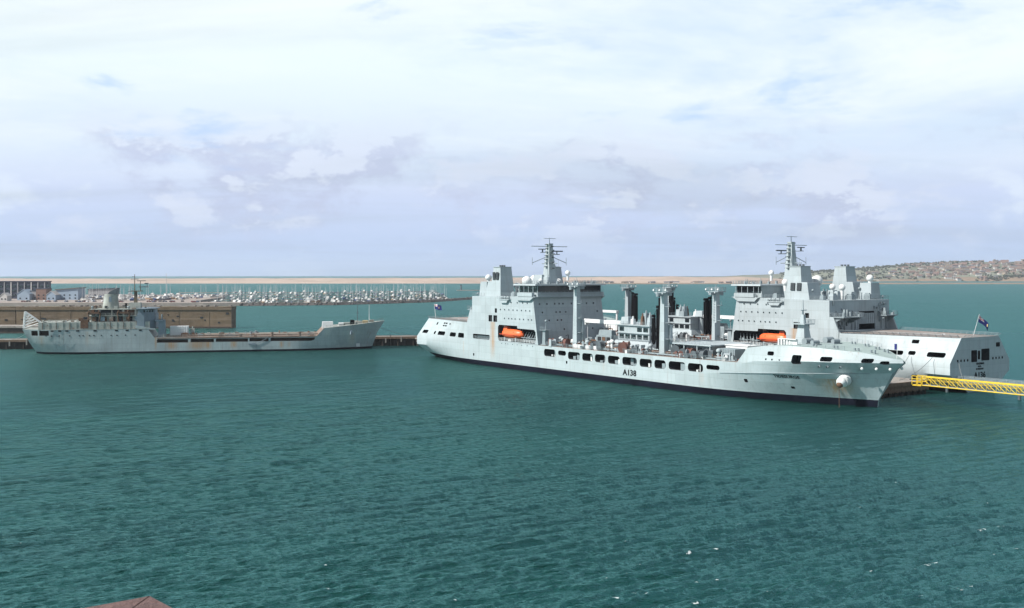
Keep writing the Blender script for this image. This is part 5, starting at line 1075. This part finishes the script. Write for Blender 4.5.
for (lo, hi, off), nth in zip(rows, ('nearest', 'second', 'third', 'fourth', 'fifth', 'sixth', 'seventh', 'farthest')):   # floating pontoons between the rows
    o = empty('pontoon', (0, 0, 0)); tag(o, 'floating marina pontoon, the %s one counted from the rock breakwater' % nth, 'pontoon', 'marina pontoons')
    prev = None
    for px in np.linspace(lo, hi, 12):
        d = max(edge_depth(px), 1100 - .4 * px) + off + 9; p = (px_at(px, d), d, .45)
        if prev: MB().tube(prev, p, 1.0, 1.0, 4).build('deck_section', [PONT], o)
        prev = p
for k in range(165):       # boats laid up ashore in the boat yard behind the old tanker
    px = pr.uniform(79, 236); d = pr.uniform(1090, 1330); x = px_at(px, d)
    if x > -352: x = -356 - pr.random() * 130
    if 84 < x / d * FPX + 512 < 122 and d > 1270: continue
    (yacht if k % 5 < 2 else cruiser)(x, d, pr.uniform(0, 6.28), k, 3.4, pr.uniform(.6, 1.05), *(((ASH := ('white', 'grey', 'white', 'navy', 'white', 'tan', 'grey', 'white', 'navy')[k % 9]) + ' yacht with bare mast stored ashore on the boat yard', ASH + ' yachts stored ashore') if k % 5 < 2 else ((ASH := ('white', 'grey', 'white', 'tan', 'white', 'blue', 'white')[k % 7]) + ' motor boat stored ashore on the boat yard', ASH + ' motor boats stored ashore')))
yacht(px_at(166, 1215), 1215, 1.5, 1, 3.4, 1.75, 'large yacht with the tallest white mast above the old tanker', 'large yachts'); yacht(px_at(217, 1130), 1130, 1.2, 1, 0, 1.35, 'yacht with a thick white mast near the end of the caissons', 'large yachts')
cr2 = cruiser(px_at(312, 1105), 1105, .2, 3, 0, 1.5, 'tan and dark workboat moored behind the breakwater', 'workboats')
# cars parked on the hardstanding
CARM = [mat('car_paint_%s' % n, c, .3, .05, .5) for n, c in (('white', (.6, .6, .6)), ('dark', (.03, .03, .035)), ('red', (.16, .05, .045)), ('blue', (.06, .08, .13)))]
CM = []
for c in CARM:
    mb = MB(); mb.prism([(-2.1, .35), (2.1, .35), (2.1, .85), (1.2, 1.0), (.6, 1.45), (-1.2, 1.45), (-2.0, .95)], -.85, .85, 0); mb.box(-1.0, .5, -.87, .87, 1.02, 1.36, 1)
    for x in (-1.3, 1.3):
        for y in (-.86, .70): mb.tube((x, y, .32), (x, y + .16, .32), .33, .33, 8, 2)
    CM.append(mb.mesh('parked_car', [c, GLASS, BLACK]))
for k in range(40):
    px = pr.uniform(0, 205); d = pr.uniform(1034, 1075); o = bpy.data.objects.new('parked_car', CM[k % 4]); COL.objects.link(o); d = min(d, 1052); o.location = (min(px_at(px, d), -296), d, 3.0); o.rotation_euler = (0, 0, pr.choice((0, 1.57, 1.5))); o.scale = (1.1, 1.1, 1.1)
    tag(o, ['white car parked on the marina hardstanding', 'dark car parked on the marina hardstanding', 'red car parked on the marina hardstanding', 'blue car parked on the marina hardstanding'][k % 4], 'car', ['white parked cars', 'dark parked cars', 'red parked cars', 'blue parked cars'][k % 4])
# harbour light on the far breakwater head
o = empty('harbour_light', (px_at(461, 1900), 1900, 0)); tag(o, 'small dark harbour light tower beyond the yachts', 'light tower')
MB().tube((0, 0, -1), (0, 0, 9), 1.6, 1.1, 10).build('tower', [DGREY], o); MB().tube((0, 0, 9), (0, 0, 11), 1.3, .9, 10).build('lantern', [GLASS], o); MB().box(-8, 60, -3, 3, -1, 1.4).build('base', [CONC], o)

# ------------------------------------------------------------------ shingle bank, far shore and the hill with its houses
SHING = mat('shingle', (.44, .345, .28), .95, .14, .006, patches=((.33, .26, .20), .012, .50, (.35, 1, 1))); GRASS = mat('dry_grass_slope', (.20, .215, .16), .95, .25, .004, patches=((.10, .12, .06), .008, .5)); CLIFF = mat('low_cliff_earth', (.26, .19, .13), .95, .25, .02, patches=((.12, .12, .07), .02, .5))
def terrain(name, label, x0, x1, nx, y0, y1, ny, hf, mats, matf):
    xs_ = np.linspace(x0, x1, nx); ys_ = np.linspace(y0, y1, ny); mb = MB(); V = [(x, y, hf(x, y)) for y in ys_ for x in xs_]
    mb.add(V, [(j * nx + i, j * nx + i + 1, (j + 1) * nx + i + 1, (j + 1) * nx + i) for j in range(ny - 1) for i in range(nx - 1)], 0, True)
    for k, f in enumerate(mb.f): c = [sum(V[i][q] for i in f) / 4 for q in range(3)]; mb.m[k] = matf(*c)
    return tag(mb.build(name, mats), label, kind='structure')
def wob(x, s, a): return a * (math.sin(x / s) + .6 * math.sin(x / s * 2.3 + 1) + .35 * math.sin(x / s * 5.1 + 2))
def bank(x, y):
    crest = float(np.interp(x, (-1600, -600, 0, 500, 720, 900, 1020), (15, 16, 18.5, 21.5, 21, 12, -3))) + wob(x, 160, .35) + wob(x, 37, .25); t = (y - 3180 - wob(x, 75, 9)) / 300
    return -1.5 + (crest + 1.5) * (max(0, min(1, t / .5)) if t < .5 else max(0, 1 - (t - .5) / .5)) ** .85
terrain('shingle_bank', 'long pink-brown shingle bank closing the bay', -2600, 1100, 150, 3150, 3500, 15, bank, [SHING], lambda x, y, z: 0)
def foreshore(x, y):
    e = 3020 + wob(x, 90, 14) + (0 if x > 150 else (150 - x) * .9); t = (y - e) / 40; return min(1.9, -1.5 + 3.4 * max(0, min(1, t))) if t > 0 else -1.5
terrain('far_foreshore', 'low dark foreshore under the shingle bank', -100, 1900, 120, 2960, 3260, 14, foreshore, [CLIFF], lambda x, y, z: 0)
def hill(x, y):
    edge = 4020 + wob(x, 210, 30); t = y - edge
    px = x / 4500 * FPX + 512
    crest = float(np.interp(px, (640, 740, 800, 865, 900, 950, 1000, 1050, 1200, 1500), (0, 14, 26, 44, 54, 72, 82, 86, 90, 70))) + wob(x, 130, 1.1)
    if t < 0: return -2
    cliff = min(1, t / 30) * float(np.interp(px, (640, 760, 860, 940, 1020, 1100), (1, 3, 6, 13, 17, 16)))
    return -2 + 2 * min(1, t / 10) + cliff + max(0, crest - cliff) * max(0, min(1, (t - 30) / 900)) ** .8 - max(0, t - 1000) * .02
terrain('far_hill', 'far hillside across the bay', 500, 4600, 170, 3900, 5300, 60, hill, [GRASS, CLIFF], lambda x, y, z: 1 if y < 4075 + wob(x, 210, 30) else 0)
HM = []
for wi in range(4):
    for ri in range(3):
        mb = MB(); mb.box(-6, 6, -4.2, 4.2, -3, 5.2, 0); mb.add([(-6.4, -4.7, 5.0), (6.4, -4.7, 5.0), (6.4, 4.7, 5.0), (-6.4, 4.7, 5.0), (-6.4, 0, 8.4), (6.4, 0, 8.4)], [(0, 1, 5, 4), (2, 3, 4, 5), (1, 2, 5), (3, 0, 4)], 1)
        mb.box(3.4, 4.4, -.5, .5, 7.0, 9.6, 1)
        for x in (-3.6, 0, 3.6):
            for z_ in (1.4, 3.9): mb.box(x - .6, x + .6, -4.26, -4.19, z_ - .6, z_ + .6, 2)
        HM.append((mb.mesh('far_house', [HOUSEM[wi], ROOFM[ri], GLASS]), ('white', 'brick', 'cream', 'grey')[wi], ('red tiled', 'slate', 'brown')[ri]))
pr = random.Random(77); n = 0
while n < 290:
    px = 868 + 175 * pr.random() ** .85; tt = pr.random(); y = 4075 + 900 * tt; x = px_at(px, y)
    dens = (.25 + .75 * min(1, (px - 868) / 60)) * (1 if tt < .8 else .35)
    if pr.random() > dens: continue
    y = 4085 + 70 * round((y - 4085) / 70) + pr.uniform(-12, 12)   # streets along the slope
    me, wn, rn = HM[pr.choice((0, 0, 1, 2, 3, 3, 4, 5, 5, 6, 7, 8, 9, 11))]
    o = bpy.data.objects.new('far_house', me); COL.objects.link(o); o.location = (x, y, hill(x, y)); o.rotation_euler = (0, 0, pr.uniform(-.25, .25) + (1.57 if pr.random() < .3 else 0)); s_ = pr.uniform(.9, 1.5); o.scale = (s_ * pr.uniform(.9, 1.9), s_, s_)
    zone = 'lower' if y < 4300 else 'middle' if y < 4620 else 'upper'; side = 'left part' if px < 925 else 'middle' if px < 980 else 'right part'
    tag(o, 'small %s house with %s roof, %s slope, %s of far hill' % (wn, rn, zone, side), 'house', '%s houses with %s roofs, %s slope, %s of the hill' % (wn, rn, zone, side)); n += 1
for k in range(34):        # a few houses on the foreshore under the bank
    px = pr.uniform(560, 740) if k > 8 else pr.choice((664, 668, 690, 694, 700, 652, 676)) + pr.uniform(-2, 2); y = pr.uniform(3075, 3150); me, wn, rn = HM[pr.choice((0, 1, 4, 7, 8)) if k > 8 else 1]; x = px_at(px, y)
    o = bpy.data.objects.new('far_house', me); COL.objects.link(o); o.location = (x, y, foreshore(x, y)); o.rotation_euler = (0, 0, pr.uniform(-.3, .3)); s_ = pr.uniform(.6, 1.0); o.scale = (s_ * pr.uniform(1, 1.8), s_, s_ * .8)
    tag(o, 'small %s house with %s roof on the low shore under the shingle bank' % (wn, rn), 'house', '%s houses with %s roofs on the foreshore' % (wn, rn))
LEAF = mat('far_tree_foliage', (.045, .055, .03), .95, .4, .02)
def far_trees():
    mb = MB(); pr = random.Random(5)
    for k in range(900):
        px = pr.uniform(780, 1060); y = 4040 + 1000 * pr.random(); x = px_at(px, y)
        if pr.random() < .45: y = 4040 + pr.uniform(0, 45) if px > 985 else 4900 + pr.uniform(-60, 80); x = px_at(px, y)
        z = hill(x, y); r_ = pr.uniform(2.5, 6.5)
        for q in range(4): 
            c = (x + pr.uniform(-r_, r_), y + pr.uniform(-r_, r_), z + r_ * pr.uniform(.4, 1.1)); mb.ball(c, r_ * pr.uniform(.4, .75), 0, 6, 4, pr.uniform(.7, 1.1))
    o = mb.build('far_trees', [LEAF]); tag(o, 'dark scattered trees and hedges on the far hillside', 'trees', kind='stuff')
far_trees()

# ------------------------------------------------------------------ the deck the camera stands on and its mitred wooden rail
TEAK = mat('weathered_rail_teak', (.13, .075, .068), .65, .35, 14.0, bump=.3, bscale=40, patches=((.09, .05, .045), 25.0, .52, (1, 1, 1)))
def rail_corner():
    C = Vector((-.481, 1.40)); dl = Vector((-.80, -.60)).normalized(); drt = Vector((.68, -.73)).normalized(); zt = 31.571; w, th = .15, .05
    def inner(d_, o_):   # offset line point for the mitre
        return None
    nl_, nr_ = Vector((.60, -.80)).normalized(), Vector((-.73, -.68)).normalized()
    bis = (nl_ + nr_); k = w / bis.dot(nl_) if bis.dot(nl_) else w; I = C + bis * k
    o = empty('wooden_handrail', (C.x, C.y, 30.4)); tag(o, 'mitred brown wooden handrail corner at the bottom left edge', 'handrail')
    for d_, nn in ((dl, nl_), (drt, nr_)):
        g = .0025; s0 = C + d_ * g; s1 = I + d_ * g; e0 = C + d_ * 1.25; e1 = e0 + nn * w; P = [(p - C) for p in (s0, e0, e1, s1)]
        mb = MB(); mb.add([(p.x, p.y, zt - 30.4 - th) for p in P] + [(p.x, p.y, zt - 30.4 - .008) for p in P] + [((p.x * .985 + nn.x * .004), p.y * .985 + nn.y * .004, zt - 30.4) for p in P], [(0, 1, 5, 4), (1, 2, 6, 5), (2, 3, 7, 6), (3, 0, 4, 7), (4, 5, 9, 8), (5, 6, 10, 9), (6, 7, 11, 10), (7, 4, 8, 11), (8, 9, 10, 11), (3, 2, 1, 0)]); mb.build('rail', [TEAK], o)
        for t in (.35, .95):
            p = d_ * t + nn * w / 2; MB().tube((p.x, p.y, 0), (p.x, p.y, zt - 30.4 - th), .022, .022, 8).build('baluster', [WHITE], o)
    p = (I - C) / 2; MB().tube((p.x, p.y, 0), (p.x, p.y, zt - 30.4 - th), .03, .03, 8).build('baluster', [WHITE], o)
    D = MB(); pl = [tuple(C + Vector((-.0, .02))), tuple(C + dl * 14), (-12, -14), (12, -14), tuple(C + drt * 14)]
    D.prism(pl, -2, 30.4, axis='z'); tag(D.build('viewing_deck', [WHITE]), 'white deck the view is taken from', kind='structure')
rail_corner()

# ------------------------------------------------------------------ thin sea haze
hz = MB().box(-9000, 9000, -400, 9800, -8, 130).build('haze', []); hz.data.materials.clear()
hm = bpy.data.materials.new('haze_air'); hm.use_nodes = True; hn = hm.node_tree; hn.nodes.remove(hn.nodes['Principled BSDF'])
pv = hn.nodes.new('ShaderNodeVolumePrincipled'); pv.inputs['Color'].default_value = (.80, .88, 1.0, 1); pv.inputs['Density'].default_value = 5.5e-5; pv.inputs['Anisotropy'].default_value = .2
hn.links.new(pv.outputs[0], hn.nodes['Material Output'].inputs['Volume']); hz.data.materials.append(hm); tag(hz, 'thin pale sea haze over the bay', kind='stuff')
